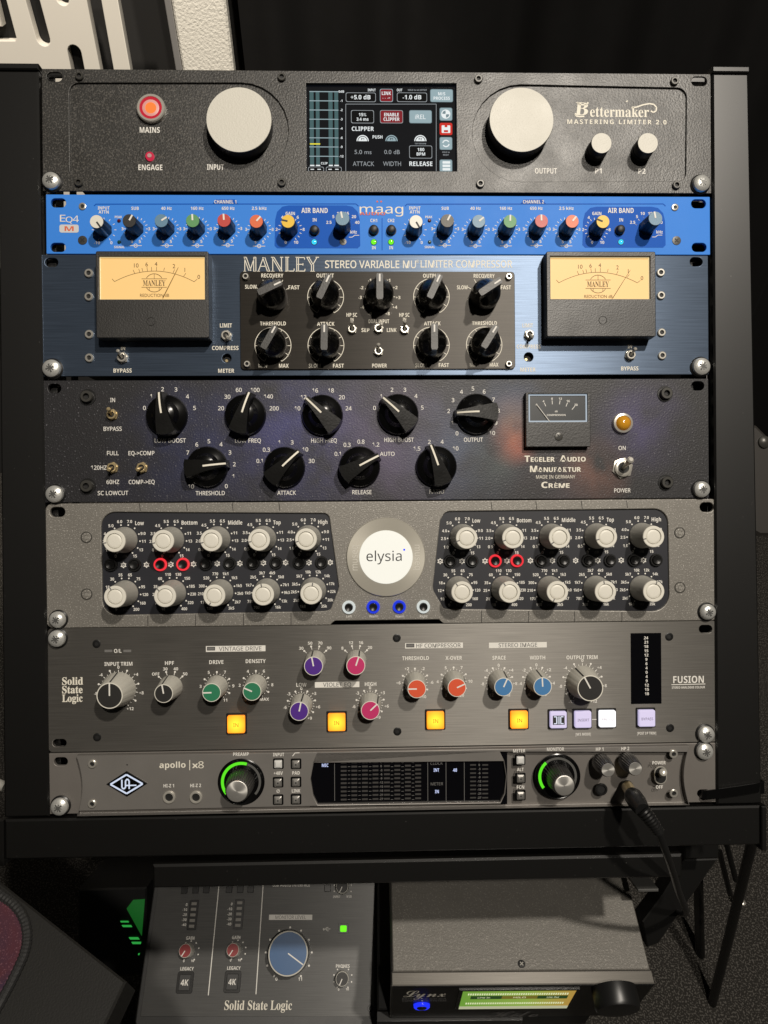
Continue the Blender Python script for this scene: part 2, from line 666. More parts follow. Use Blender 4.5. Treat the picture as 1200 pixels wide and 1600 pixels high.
def knob_simple(u, px, py, r, h, rb, body, cap, ang=None, line='ink', fl=None, rim=None, z=0.0, capr=0.93, lw=2.2, l0=0.0, l1=0.9, seg=48, side_line=None, label=None, base=None):
    """straight or tapered knob: r, rb = top and base radius in px; px,py = its face in the photograph"""
    c = base or u.P(px, py, h + z)
    kt = K * (0.53196 - h - z) / 0.53196
    R, RB = r * kt, rb * K
    b = MB()
    f = fl
    b.lathe((0, 0), [(RB * 1.0, 0.0004), (RB, h * 0.06), (R * 1.0, h - 0.0006), (R * 0.965, h)], body, seg, f)
    if side_line and ang is not None:
        a = rad(ang)
        d = Vector((math.sin(a), math.cos(a), 0))
        n = Vector((d.y, -d.x, 0)) * lw * K / 2
        p0 = d * (RB * 1.004 + 0.0001) + Vector((0, 0, h * .1))
        p1 = d * (R * 1.004 + 0.0001) + Vector((0, 0, h - 0.0004))
        i = b.mi(side_line)
        b.face([b.bm.verts.new(q) for q in (p0 + n, p0 - n, p1 - n, p1 + n)][::-1], i)
    o = b.build('knob', u.root, (c[0], c[1], z), label)
    b = MB()
    if rim:
        b.lathe((0, 0), [(R * 0.985, h - 0.0001), (R * 0.98, h + 0.0002)], rim, 40)
        b.lathe((0, 0), [(R * capr, h + 0.0002), (R * capr * 0.98, h + 0.00045)], cap, 40)
    else:
        b.lathe((0, 0), [(R * capr, h), (R * capr * 0.97, h + 0.00035)], cap, 40)
    b.build('cap', o)
    if ang is not None:
        a = rad(ang)
        d = (math.sin(a), math.cos(a))
        b = MB()
        b.line((d[0] * R * l0, d[1] * R * l0), (d[0] * R * l1, d[1] * R * l1), lw * kt, h + 0.00052, line)
        b.build('pointer', o)
    return o


def led(u, px, py, r, m, z=0.0, name='led'):
    c = u.P(px, py, z)
    b = MB()
    rr = r * K
    b.lathe((0, 0), [(rr * 1.25, 0), (rr * 1.2, 0.0003), (rr, 0.0003)], 'dark', 16)
    b.lathe((0, 0), [(rr, 0.0003), (rr * 0.9, 0.0009), (rr * 0.45, 0.0013)], m, 16)
    return b.build(name, u.root, (c[0], c[1], z))


# ================================================================== THE ROOM
WALLY = 0.78
WF = Frame(Matrix(((1, 0, 0, 0), (0, 0, -1, WALLY), (0, 1, 0, 0), (0, 0, 0, 1))))     # x right, y = world z, normal towards the viewer

b = MB()
b.poly([(-4, -2.5), (4, -2.5), (4, 3.5), (-4, 3.5)], 0.0, mat('dark carpet', (0.026, 0.024, 0.0215), 0.95, spec=0.1, grain=(420, 1.0), speck=(420, 0.52, (0.095, 0.089, 0.080))))
b.build('carpet_floor', kind='structure')
b = MB()
b.poly([(-4, 0), (4, 0), (4, 3), (-4, 3)], -0.10, mat('back wall paint', (0.02, 0.019, 0.018), 0.9))
b.build('back_wall', kind='structure', matrix=WF.M)

# perforated white panel on the wall, black felt behind its openings
c1 = cr(0, 0, 2.5)
WP = lambda x, y: WF.P(*c1(x, y))


def capsule(p, q, wd, seg=8):
    p, q = Vector(p), Vector(q)
    d = (q - p).normalized()
    n = Vector((-d.y, d.x))
    P_ = []
    for k in range(seg + 1):
        a = PI * k / seg
        P_.append(tuple(q + (n * math.cos(a) + d * math.sin(a)) * wd / 2))
    for k in range(seg + 1):
        a = PI * k / seg
        P_.append(tuple(p - (n * math.cos(a) + d * math.sin(a)) * wd / 2))
    return P_


pan = thing('slotted_wall_panel', 'white wall panel pierced by long black rounded slots', 'wall panel', WF.M @ Matrix.Translation((-0.62, 0.35, 0)))
PM = WF.M
bw = (WP(395, 100)[0] - WP(350, 100)[0])
xr = WP(484, 130)[0]
ztop = WP(0, -200)[1]
zbot = WP(150, 1050)[1]
holes = []
sw = 0.0200
xs = lambda x, y: WP(x, y)
EX = lambda x0, y0, x1, y1, y: x0 + (x1 - x0) * (y - y0) / (y1 - y0)
holes.append(capsule(xs(168, 150), xs(EX(168, 150, 127, 0, -150), -150), 0.0185))
holes.append(capsule(xs(291, 205), xs(EX(291, 205, 307, 285, 560), 560), 0.0185))
holes.append(capsule(xs(EX(367, 0, 417, 268, 560), 560), xs(EX(367, 0, 417, 268, -150), -150), 0.0190))
holes.append(capsule(xs(243, -8), xs(230, -150), 0.0170))
holes.append([xs(-25, -150), xs(24, 0), xs(64, 148), xs(58, 160), xs(-60, 160), xs(-60, 106), xs(9, 104), xs(-16, 0), xs(-60, -150)])
white = mat('matt white lacquer', (0.78, 0.74, 0.66), 0.6, grain=(300, .05))
tr = lambda P_: [(p[0] + 0.62, p[1] - 0.35) for p in P_]
plate('panel_sheet', tr([(-1.15, zbot), xs(EX(460, 0, 508, 268, 1050), 1050)[:1] + (zbot,), xs(EX(460, 0, 508, 268, -200), -200)[:1] + (ztop,), (-1.15, ztop)]), [tr(h) for h in holes], 0.0, 0.016, white, pan, 0.001)
b = MB()
b.box(((xr - 1.15) / 2 + 0.60, (zbot + ztop) / 2 - 0.35, -0.032), (xr + 1.15 - 0.09, ztop - zbot - .02, 0.03), 'dark')
b.build('felt_backing', pan)

# textured white strip with a metal edge
x0, x1 = xs(690, 130)[0], xs(896, 130)[0]
st = thing('wall_strip', 'off white wall strip with leathery texture and a grey metal edge, beside the black curtain', 'wall panel', WF.M @ Matrix.Translation(((x0 + x1) / 2, 0.9, 0)))
wt = bpy.data.materials.new('embossed white vinyl')
wt.use_nodes = True
nt = wt.node_tree
bs = nt.nodes['Principled BSDF']
bs.inputs['Base Color'].default_value = (0.80, 0.77, 0.69, 1)
bs.inputs['Roughness'].default_value = 0.55
tc = nt.nodes.new('ShaderNodeTexCoord')
vo = nt.nodes.new('ShaderNodeTexNoise')
vo.inputs['Scale'].default_value = 260
vo.inputs['Detail'].default_value = 3
bp = nt.nodes.new('ShaderNodeBump')
bp.inputs['Strength'].default_value = 0.75
bp.inputs['Distance'].default_value = 0.002
nt.links.new(tc.outputs['Object'], vo.inputs['Vector'])
nt.links.new(vo.outputs['Fac'], bp.inputs['Height'])
nt.links.new(bp.outputs['Normal'], bs.inputs['Normal'])
b = MB()
b.box((0, 0, -0.01), (x1 - x0, 1.2, 0.02), wt, 0.003)
b.build('textured_face', st)
b = MB()
b.box((-(x1 - x0) / 2 - 0.0055, 0, -0.012), (0.009, 1.2, 0.02), mat('grey metal trim', (0.35, 0.34, 0.33), 0.4, 0.4), 0.001)
b.build('metal_trim', st)

# black curtain with soft folds
cu = MB()
i = cu.mi('curtain')
cx0, cx1 = x1 + 0.012, 1.6
N = 220
top, bot = [], []
for k in range(N + 1):
    x = cx0 + (cx1 - cx0) * k / N
    y = -0.03 + 0.022 * math.sin(x * 21) + 0.012 * math.sin(x * 47 + 1.3) + 0.006 * math.sin(x * 83)
    top.append(cu.bm.verts.new((x, 2.2, y)))
    bot.append(cu.bm.verts.new((x, 0.02, y * 1.1)))
for k in range(N):
    cu.face([bot[k], bot[k + 1], top[k + 1], top[k]], i)
tag(cu.build('curtain', matrix=WF.M), 'black cloth curtain hanging in soft folds behind the rack', 'curtain')

# ------------------------------------------------------------------ the rack
rk = thing('equipment_rack', 'black steel equipment rack leaning back on its stand, full of audio units', 'rack', RACK)
yT = 0.266
yB = RF.P(600, 1266)[1]
for sgn, px0, px1, pt in ((-1, -1, 63, 99), (1, 1114.5, 1171, 104)):
    xa, xb = RF.P(px0, 500 if sgn < 0 else 350, 0.002)[0], RF.P(px1, 500 if sgn < 0 else 350, 0.002)[0]
    yt = RF.P((px0 + px1) / 2, pt, 0.002)[1]
    b = MB()
    bl = 0.009 if sgn > 0 else 0.004
    # slightly splayed like the photographed rail
    b.prism([(xa, yB + 0.0005), (xb + bl * 0.75, yB + 0.0005), (xb, yt - 0.005), (xa, yt - 0.005)], -0.040, 0.002, 'rack', 0.0013)
    o = b.build('side_rail', rk)
    b = MB()
    b.box(((xa + xb) / 2, yt - 0.0024, -0.019), (xb - xa + 0.0008, 0.0044, 0.044), 'rack', 0.0008)
    b.build('end_cap', o)
    # drilled strip behind the rack ears
    hx = 0.2325 * sgn
    hs = []
    for q in range(12):
        yy = yT - 0.0065 - 0.04445 * q
        for off in (0, 0.0159, 0.0317):
            hs.append([(hx - 0.005 + 0.002, yy - off - 0.0048), (hx + 0.005 + 0.002, yy - off - 0.0048), (hx + 0.005 + 0.002, yy - off + 0.0048), (hx - 0.005 + 0.002, yy - off + 0.0048)])
    hs = [h for h in hs if h[0][1] > yB + 0.004]
    a_, b_ = sorted((hx - 0.0115 * sgn, (xa if sgn > 0 else xb) - sgn * 0.0012))
    plate('rack_strip', [(a_, yB + 0.001), (b_, yB + 0.001), (b_, yT + 0.002), (a_, yT + 0.002)], hs, -0.0062, 0.002, 'rack', rk, 0.0002)

# bottom cross bar
p0 = RF.P(9, 1277)
p1 = RF.P(1186, 1262)
p2 = RF.P(1187, 1322)
p3 = RF.P(9, 1338)
yt_, yb_ = yB - 0.0012, (p2[1] + p3[1]) / 2
b = MB()
b.prism([(p0[0], yb_), (p1[0], yb_), (p1[0], yt_), (p0[0], yt_)], -0.040, 0.002, 'rack', 0.0013)
b.build('cross_bar', rk)
for x, hh_ in ((p0[0] - 0.0022, 0.001), (p1[0] + 0.0022, 0.002)):
    b = MB()
    b.box((x, (yb_ + yt_) / 2 - 0.002, -0.018), (0.0036, yt_ - yb_ + 0.004, 0.042), 'rack', 0.0006)
    b.build('end_plate', rk)
# stand below: apron beam, foot block and raking strut
q0, q1 = RF.P(238, 1349, -0.006), RF.P(1066, 1338, -0.006)
q2 = RF.P(600, 1381, -0.006)
b = MB()
b.prism([(q0[0], q2[1]), (q1[0], q2[1]), (q1[0], (q0[1] + q1[1]) / 2), (q0[0], (q0[1] + q1[1]) / 2)], -0.065, -0.006, 'rack', 0.0015)
b.build('apron_beam', rk)
A, B = RF.P(997, 1394, -0.10), RF.P(1029, 1389, -0.10)
b = MB()
b.box(((A[0] + B[0]) / 2, (A[1] + B[1]) / 2, -0.115), (B[0] - A[0], B[1] - A[1], 0.03), 'recess', 0.0004)
b.build('shelf_bracket', rk)
R8 = cr(790, 1150, 2.927)
b = MB()
b.prism([RF.P(*R8(x, y), -0.10) for x, y in ((822, 440), (976, 470), (975, 559), (820, 562))], -0.13, -0.10, 'rack', 0.001)
b.build('foot_block', rk)
b = MB()
zz = -0.135
b.prism([RF.P(*R8(x, y), zz) for x, y in ((820, 566), (972, 562), (700, 950), (648, 968), (626, 850), (720, 725), (772, 640))], zz - 0.02, zz, 'rack', 0.001)
b.build('raking_strut', rk)

# ================================================================== 1  MASTERING LIMITER (black, 2 units)
u = Unit('mastering_limiter', 'black limiter with two big white knobs and a colour touch screen, topmost in the rack', 'audio limiter', 66, 1111, (107, 116), (298.5, 302))
P = u.P


def path(pts):
    return [P(*q) for q in pts]


def arcpx(cx, cy, r, a0, a1, n=14):
    return [(cx + r * math.sin(rad(a0 + (a1 - a0) * k / n)), cy - r * math.cos(rad(a0 + (a1 - a0) * k / n))) for k in range(n + 1)]


lrec = arcpx(376, 204, 75, 0, 180) + arcpx(123, 264, 14, 180, 270, 6) + arcpx(123, 144, 15, 270, 360, 6)
rrec = arcpx(814, 208, 76, 360, 180) + arcpx(1059, 270, 13, 180, 90, 6) + arcpx(1058, 152, 15, 90, 0, 6)
scr = [P(478, 129.5), P(713, 130), P(714, 267.5), P(478.5, 267)]
hol = [slotpts(P(85, 120), 24 * K, 14.5 * K), slotpts(P(1092.5, 127), 25 * K, 14.5 * K)]
plate('faceplate', u.rect(0.0005), [path(lrec), path(rrec), scr] + hol, 0.0, 0.0016, 'bm', u.root, 0.0003)
pl_in = [(u.x0 + 0.017, -u.hh + 0.001), (u.x1 - 0.017, -u.hh + 0.001), (u.x1 - 0.017, u.hh - 0.001), (u.x0 + 0.017, u.hh - 0.001)]
plate('recessed_panel', pl_in, [scr], -0.0016, 0.0014, 'bm', u.root, 0.0002)
D = -0.0016
for x, y in ((123, 117.5), (440, 119), (748, 122), (1055, 125.5), (122, 284), (440, 284), (751, 286), (1058, 288)):
    socket_screw(u, x, y, 6.4)
rack_screw(u, 79.5, 282, rot=35)
rack_screw(u, 1096.5, 286, rot=50)
# big knobs
for x, lab in ((373.3, None), (815, None)):
    h = 0.0128
    c = P(x, 187, h + D)
    kt = K * (0.53196 - h) / 0.53196
    R = 51 * kt
    b = MB()
    b.lathe((0, 0), [(R * 0.97, 0), (R * 0.985, 0.003), (R, h - 0.0012), (R * 0.992, h - 0.0004)], 'blackm', 72)
    o = b.build('knob', u.root, (c[0], c[1], D))
    b = MB()
    b.lathe((0, 0), [(R * 0.992, h - 0.0004), (R * 0.985, h)], 'alu', 72)
    b.build('cap', o)
for x in (940, 1012.5):
    h = 0.0136
    c = P(x, 223.5, h + D)
    R = 16.2 * K * (0.53196 - h) / 0.53196
    b = MB()
    b.lathe((0, 0), [(R * 1.02, 0), (R * 1.02, 0.004), (R * 0.97, 0.0042), (R, h - 0.0006), (R * 0.98, h - 0.0003)], 'blackm', 40)
    o = b.build('knob', u.root, (c[0], c[1], D))
    b = MB()
    b.lathe((0, 0), [(R * 0.985, h - 0.0003), (R * 0.97, h)], 'alu', 40)
    b.build('cap', o)
# mains push button
c = P(234.5, 166.5, 0.003)
b = MB()
b.lathe((0, 0), [(22 * K, 0), (22 * K, 0.0028), (20.5 * K, 0.0036), (17.5 * K, 0.0036), (16.5 * K, 0.0024)], 'chrome', 40, cap1=False)
o = b.build('mains_button', u.root, (c[0], c[1], D))
b = MB()
b.lathe((0, 0), [(17 * K, 0.0015), (16.8 * K, 0.0026), (15 * K, 0.0030)], mat('rosy translucent plastic', (0.55, 0.33, 0.30), 0.35, emit=lin(190, 70, 75), est=0.32), 32)
b.ring((0, 0), 13 * K, 16.9 * K, 0, 360, 0.0031, E_('red glow ring', (215, 40, 60), 0.8), 40)
b.build('button_face', o)
b = MB()
b.lathe((0, 0), [(8.6 * K, 0.0030), (8.2 * K, 0.0034), (5 * K, 0.0037)], 'eo', 24)
b.build('lamp', o)
c = P(232.5, 241.5, 0.002)
b = MB()
b.lathe((0, 0), [(6.6 * K, 0), (6.6 * K, 0.0016), (5.9 * K, 0.002)], E_('red engage ring', (215, 45, 75), 0.85), 24)
b.lathe((0, 0), [(3.6 * K, 0.002), (3.2 * K, 0.0024)], mat('pink lens', (.5, .3, .3), .3), 16)
b.build('engage_button', u.root, (c[0], c[1], D))
# print
b = MB()
T = lambda s, x, y, cap, m='ink', st='b', z=0.00012, **k: b.text(s, P(x, y, z), cap * K, m, z, st, **{q: (v * K if q in ('width',) else v) for q, v in k.items()})
z = D + 0.00015
T('MAINS', 234, 203, 8.6, width=31, z=z)
T('ENGAGE', 235, 261.5, 8.6, width=37, z=z)
T('INPUT', 336.5, 261, 8.6, width=26, z=z)
T('OUTPUT', 853, 267, 8.6, width=35, z=z)
T('P1', 935, 267, 8.2, width=10.5, z=z)
T('P2', 1003, 267.5, 8.2, width=11.5, z=z)
b.build('panel_print', u.root)
b = MB()
T('MASTERING LIMITER 2.0', 964, 190.5, 7.0, 'inkw', width=158, z=z, sp=1.35)
T('B', 909, 170, 20, 'inkw', 'S', width=21, z=z, shear=0.12)
T('ettermaker', 968, 174.5, 16.5, 'inkw', 'S', width=94, z=z)
sw_ = [(988, 167), (996, 165.5), (1006, 162), (1016, 160.2), (1023, 161.5), (1027, 166), (1026.5, 171.5), (1022, 174), (1018, 171.5)]
b.pathline([P(*q) for q in sw_], 2.2 * K, z, 'inkw')
b.pathline([P(*q) for q in ((903, 158), (906, 161.5), (912, 162), (918, 161.5), (920, 158))], 2.4 * K, z, 'inkw')
b.pathline([P(*q) for q in ((900, 175), (901, 179.5), (907, 180.5), (914, 180))], 2.4 * K, z, 'inkw')
b.poly([P(978.5, 157), P(982, 154.5), P(981.5, 158)], z, 'inkw')
b.build('maker_logo', u.root)
# touch screen
c2 = cr(440, 100, 3.75)
dz = -0.0030
b = MB()
b.poly([P(*c2(x, y), dz) for x, y in ((128, 100), (1038, 100), (1038, 636), (128, 636))], dz, E_('screen background', (9, 11, 16), 1.0))
ds = b.build('touch_screen', u.root)
b = MB()
dz += 0.0001
G = {k: E_('screen ' + k, v, 1.0) for k, v in dict(white=(235, 240, 240), grey=(150, 155, 158), teal=(70, 98, 100), line=(150, 170, 175), lightb=(150, 172, 178), lightb2=(120, 140, 146), red=(130, 32, 40), redb=(205, 48, 38), yellow=(235, 225, 60), black=(3, 3, 5), dim=(60, 64, 70)).items()}
Q = lambda x, y: P(*c2(x, y), dz)


def srect(x0, y0, x1, y1, m, zo=0.0, r=0):
    a, d = Q(x0, y1), Q(x1, y0)
    b.poly(rrect(a[0], a[1], d[0], d[1], r * K / 3.75, 4), dz + zo, G[m])


def sbox(x0, y0, x1, y1, edge, fill, zo=0.0, r=10, t=3):
    srect(x0, y0, x1, y1, edge, zo, r)
    srect(x0 + t, y0 + t, x1 - t, y1 - t, fill, zo + 0.00004, r)


def stx(s, x, y, cap, m='white', st='b', wd=None):
    b.text(s, Q(x, y), cap * K / 3.75, G[m], dz + 0.00014, st, width=wd * K / 3.75 if wd else None)


for x0_, x1_ in ((167, 187), (203, 221), (277, 298), (312, 331)):
    srect(x0_, 162, x1_, 590, 'teal')
for y in (162, 216, 270, 324, 378, 433, 486, 541):
    srect(163, y - 2, 333, y + 2, 'line', 0.00003)
for y, s_ in ((162, '0dB'), (216, '-1'), (270, '-2'), (324, '-3'), (378, '-4'), (433, '-6'), (486, '-9'), (541, '-12')):
    stx(s_, 350, y, 13)
srect(166, 465, 226, 472, 'yellow', 0.00006)
for x0_, x1_ in ((167, 192), (201, 226), (277, 300), (309, 335)):
    srect(x0_, 591, x1_, 598, 'white', 0.00003)
stx('CLIP', 250, 582, 13)
for x0_, x1_ in ((156, 248), (260, 352)):
    sbox(x0_, 602, x1_, 633, 'grey', 'black')
    srect(x0_ + 14, 615, x0_ + 34, 620, 'white', 0.0001)
    srect(x0_ + 54, 615, x0_ + 74, 620, 'white', 0.0001)
stx('INPUT', 528, 153, 15, wd=46)
sbox(376, 168, 552, 222, 'grey', 'black')
stx('+5.0 dB', 463, 195, 25, st='b', wd=116)
sbox(576, 146, 652, 222, 'lightb', 'red')
stx('LINK', 614, 172, 20, wd=54)
stx('- - ->', 614, 199, 12, wd=46)
stx('OUT', 691, 153, 15, wd=32)
stx('HOLD to set OFFSET', 796, 153, 9, 'grey', wd=112)
sbox(676, 168, 852, 222, 'grey', 'black')
stx('-1.0 dB', 764, 195, 25, wd=110)
sbox(871, 148, 1004, 223, 'lightb2', 'lightb', r=10)
stx('M/S', 938, 175, 18, wd=42)
stx('PROCESS', 938, 201, 18, wd=96)
for p_, q_ in (((376, 235), (906, 235)), ((376, 235), (376, 630)), ((906, 235), (906, 630))):
    b.line(Q(*p_), Q(*q_), 3 * K / 3.75, dz + 0.00003, G['grey'])
sbox(407, 271, 541, 347, 'grey', 'black')
stx('15%', 474, 297, 18, wd=44)
stx('3.4 ms', 474, 324, 18, wd=70)
sbox(577, 271, 711, 347, 'grey', 'red')
stx('ENABLE', 644, 297, 20, wd=86)
stx('CLIPPER', 644, 324, 20, wd=94)
sbox(748, 271, 880, 347, 'lightb2', 'lightb')
stx('iREL', 813, 310, 26, 'white', 'r', wd=62)
stx('CLIPPER', 476, 380, 25, wd=130)
for x, m_, t_ in ((475, 'white', 'P1'), (644, 'lightb', 'P1'), (813, 'white', 'P2')):
    cc = Q(x, 452)
    b.poly([(cc[0] + 26 * K / 3.75 * math.cos(PI * k / 12), cc[1] + 26 * K / 3.75 * math.sin(PI * k / 12)) for k in range(13)], dz + 0.00003, G[m_])
    b.ring(cc, 30 * K / 3.75, 36 * K / 3.75, -90, 90, dz + 0.00003, G[m_], 16)
    b.text(t_, Q(x, 440), 13 * K / 3.75, G['black'], dz + 0.0001, 'b')
stx('PUSH', 562, 428, 19, wd=58)
stx('5.0 ms', 477, 516, 24, 'grey', 'r', wd=100)
stx('0.0 dB', 647, 516, 24, 'grey', 'r', wd=92)
stx('TAP FOR BPM', 813, 467, 8, 'grey', wd=66)
sbox(748, 478, 882, 553, 'grey', 'black')
stx('180', 816, 502, 18, wd=40)
stx('BPM', 816, 528, 18, wd=50)
stx('ATTACK', 480, 585, 26, 'grey', 'r', wd=126)
stx('WIDTH', 647, 585, 26, 'grey', 'r', wd=106)
stx('RELEASE', 816, 585, 26, wd=136)
for y0_, y1_, e_, f_ in ((256, 332, 'lightb2', 'lightb'), (345, 416, 'redb', 'redb'), (428, 503, 'lightb2', 'lightb'), (560, 634, 'lightb2', 'lightb')):
    sbox(926, y0_, 1000, y1_, e_, f_)
cc = Q(962, 294)
b.disc(cc, 27 * K / 3.75, dz + 0.0001, G['white'], 24)
for s_ in (0, 90):
    b.ring(cc, 4 * K / 3.75, 21 * K / 3.75, 5 + 180 * (s_ > 0) - 90, 85 + 180 * (s_ > 0) - 90, dz + 0.00013, G['lightb2'], 8)
srect(938, 360, 988, 404, 'white', 0.0001, 4)
srect(955, 360, 971, 371, 'redb', 0.00014)
srect(951, 388, 975, 400, 'redb', 0.00014)
cc = Q(963, 466)
b.ring(cc, 15 * K / 3.75, 22 * K / 3.75, -80, 60, dz + 0.0001, G['white'], 12)
b.ring(cc, 15 * K / 3.75, 22 * K / 3.75, 100, 240, dz + 0.0001, G['white'], 12)
stx('HOLD to', 963, 517, 8, 'grey', wd=44)
stx('RESET', 963, 533, 8, 'grey', wd=34)
for y in (577, 597, 617):
    srect(943, y - 7, 988, y + 7, 'white', 0.0001, 3)
b.build('screen_graphics', ds)

# ================================================================== 2  BLUE EQUALISER (1 unit)
u = Unit('blue_equaliser', 'bright blue one unit equaliser with rows of small coloured knobs, directly under the black limiter', 'audio equaliser', 72, 1109.5, (305.2, 306), (397.4, 397.4))
P = u.P
hol = [slotpts(P(x, y), 23.5 * K, 14 * K) for x, y in ((91, 317), (90.5, 386.5), (1091.5, 318.5), (1092.5, 386.5))]
plate('faceplate', u.rect(0.0006), hol, 0.0, 0.003, 'eq', u.root, 0.0004)
for x, y, s_ in ((128.5, 322, 0), (129, 375.5, 1), (1055, 323.5, 0), (1057, 376, 1), (536, 378, 1)):
    if s_:
        flat_screw(u, x, y, 7.2 if x != 536 else 5.6, 'steelb', rot=45)
    else:
        socket_screw(u, x, y, 5.6, 'steelg', 0.0008)
HQ = 0.0148
knobs = [(151, 346.5, 'cream', 145, 'inkd'), (202, 345, 'charcoal', 30, 'ink'), (252, 345, 'blueg', 58, 'ink'), (301, 345, 'green2', -2, 'ink'), (350, 344.5, 'red', -3, 'ink'), (400.5, 346, 'orange', 42, 'ink'),
         (450, 346, 'yellow', -78, 'inkd'), (535, 341.5, 'blueg', -12, 'ink'),
         (650, 346.5, 'cream', 150, 'inkd'), (699, 345, 'greyc', 28, 'ink'), (748, 346, 'blueg', 52, 'ink'), (797, 346, 'green2', 2, 'ink'), (846, 345.5, 'red', -2, 'ink'), (894, 346, 'orange', 40, 'ink'),
         (942, 346.5, 'yellow', -68, 'inkd'), (1024, 341.5, 'blueg', -10, 'ink')]
CAPN = dict(cream='cream', charcoal='black', blueg='blue grey', green2='green', red='red', orange='orange', yellow='yellow', greyc='grey')
ctr = []
for x, y, m_, a_, ln in knobs:
    hq = HQ if m_ != 'blueg' or y > 343 else 0.0165
    k_ = knob_simple(u, x, y, 10.8 if hq == HQ else 11.5, hq, 12.6, 'black', m_, a_, ln, fl=flute(12, 0.07), seg=96, capr=0.95, lw=2.6, l0=0.05, l1=0.93, side_line='ink' if m_ in ('cream',) else None, label=CAPN[m_] + ' capped fluted knob')
    ctr.append((k_.location.x, k_.location.y))
for x, y in ((491, 358.5), (584, 358), (611.5, 358), (970, 358)):
    c = P(x, y, 0.003)
    b = MB()
    b.lathe((0, 0), [(8.2 * K, 0), (8.2 * K, 0.0002)], 'dark', 28)
    b.lathe((0, 0), [(7.0 * K, 0.0002), (6.8 * K, 0.003), (5.6 * K, 0.0042), (3.6 * K, 0.0047)], 'blackm', 24)
    b.build('push_button', u.root, (c[0], c[1], 0.0002))
for x, y, m_ in ((491, 378.3, 'ec'), (584, 378.3, 'eg'), (611, 378.3, 'eg'), (970, 378.3, 'ec')):
    led(u, x, y, 4.1, m_)
dr = mat('dark red led', (0.12, 0.01, 0.012), 0.2)
dg_ = mat('dark green led', (0.01, 0.07, 0.05), 0.2)
for x, y, m_ in ((186, 345.2, dr), (186.3, 378.3, dg_), (671, 344.8, dr), (671.3, 378.3, dg_)):
    led(u, x, y, 2.4, m_)
b = MB()
za, zb = 0.00010, 0.00018
for x0_, x1_, y0_, y1_ in ((429, 563, 321, 388), (910, 1040, 323, 387)):
    mir = 1
    pts = [(x0_, y1_ - 4), (x0_ + 1, y0_ + 22), (x0_ + 4, y0_ + 10), (x0_ + 12, y0_ + 2), (x0_ + 22, y0_), (x1_ - 22, y0_), (x1_ - 12, y0_ + 2), (x1_ - 4, y0_ + 10), (x1_ - 1, y0_ + 22), (x1_, y1_ - 4), (x1_ - 4, y1_), (x0_ + 4, y1_)]
    b.poly([P(*q) for q in pts], za, 'eqd')
    b.build('band_patch', u.root)
    b = MB()
for x0_, x1_, xt in ((150, 556, 352), (636, 1036, 833)):
    b.line(P(x0_, 319), P(x1_, 318.6), 1.6 * K, za, 'eqd')
    b.line(P(x0_, 319), P(x0_ - 3, 322), 1.6 * K, za, 'eqd')
    b.line(P(x1_, 318.6), P(x1_ + 4, 322), 1.6 * K, za, 'eqd')
    b.poly([P(xt - 20, 318.8), P(xt - 15, 311.6), P(xt + 15, 311.6), P(xt + 20, 318.8)], za, 'eqd')
b.line(P(597, 341), P(597, 391), 1.3 * K, za, 'eqd')
b.poly(rrect(*P(93, 363.5), *P(123, 351), 3 * K, 4), za, mat('pale grey print', (0.6, 0.6, 0.6), 0.6))
T('M', 108, 357.2, 7.2, 'inkr', 'b', width=14, z=zb)
T('E', 98, 341, 10.5, st='n', z=zb, width=8.5)
T('Q', 108, 343, 8.6, st='n', z=zb, width=10.5)
T('4', 118.5, 342, 10, st='n', z=zb, width=9)
T('CHANNEL 1', 352, 315.2, 5.2, width=34, z=zb)
T('CHANNEL 2', 833.5, 315.2, 5.2, width=33, z=zb)
for x in (162, 648):
    T('INPUT', x, 325, 4.9, width=18, z=zb)
    T('ATTN', x, 331.2, 4.9, width=15.5, z=zb)
for s_, xa, xb in (('SUB', 211, 695.5), ('40 Hz', 260, 743), ('160 Hz', 308, 790.5), ('650 Hz', 356.5, 838), ('2.5 kHz', 405, 885)):
    for x in (xa, xb):
        T(s_, x, 325.5, 4.9, width=4.0 * len(s_) * (0.82 if len(s_) > 3 else 0.95), z=zb)
for x, xg, xi in ((491.5, 453.5, 491.5), (970, 932.5, 970.5)):
    T('AIR BAND', x, 328.8, 7.8, width=41, z=zb)
    T('GAIN', xg, 333.5, 5, width=14.5, z=zb)
    T('IN', xi, 343.5, 5, width=6.2, z=zb)
for x, s_ in ((584, 'CH1'), (611, 'CH2')):
    T(s_, x, 344.5, 5.2, width=10.5, z=zb)
    T('IN', x, 387, 5, width=6, z=zb)
T('kHz', 552.5, 362.5, 4.8, width=10, z=zb)
T('kHz', 1030.5, 362.5, 4.8, width=10, z=zb)
T('maag', 596, 326.5, 14, 'inkw', 'n', width=68, z=zb)
T('AUDIO', 582, 333.8, 4.6, 'inkr', 'b', width=40, z=zb + .00005)
for x in (589.5, 595.5):
    b.disc(P(x, 315), 1.5 * K, zb, 'inkr', 8)
for x in (186, 671):
    T('PEAK', x - 1, 339, 3.6, width=11, z=zb)
    T('SIGNAL', x + .5, 386, 3.6, width=16, z=zb)
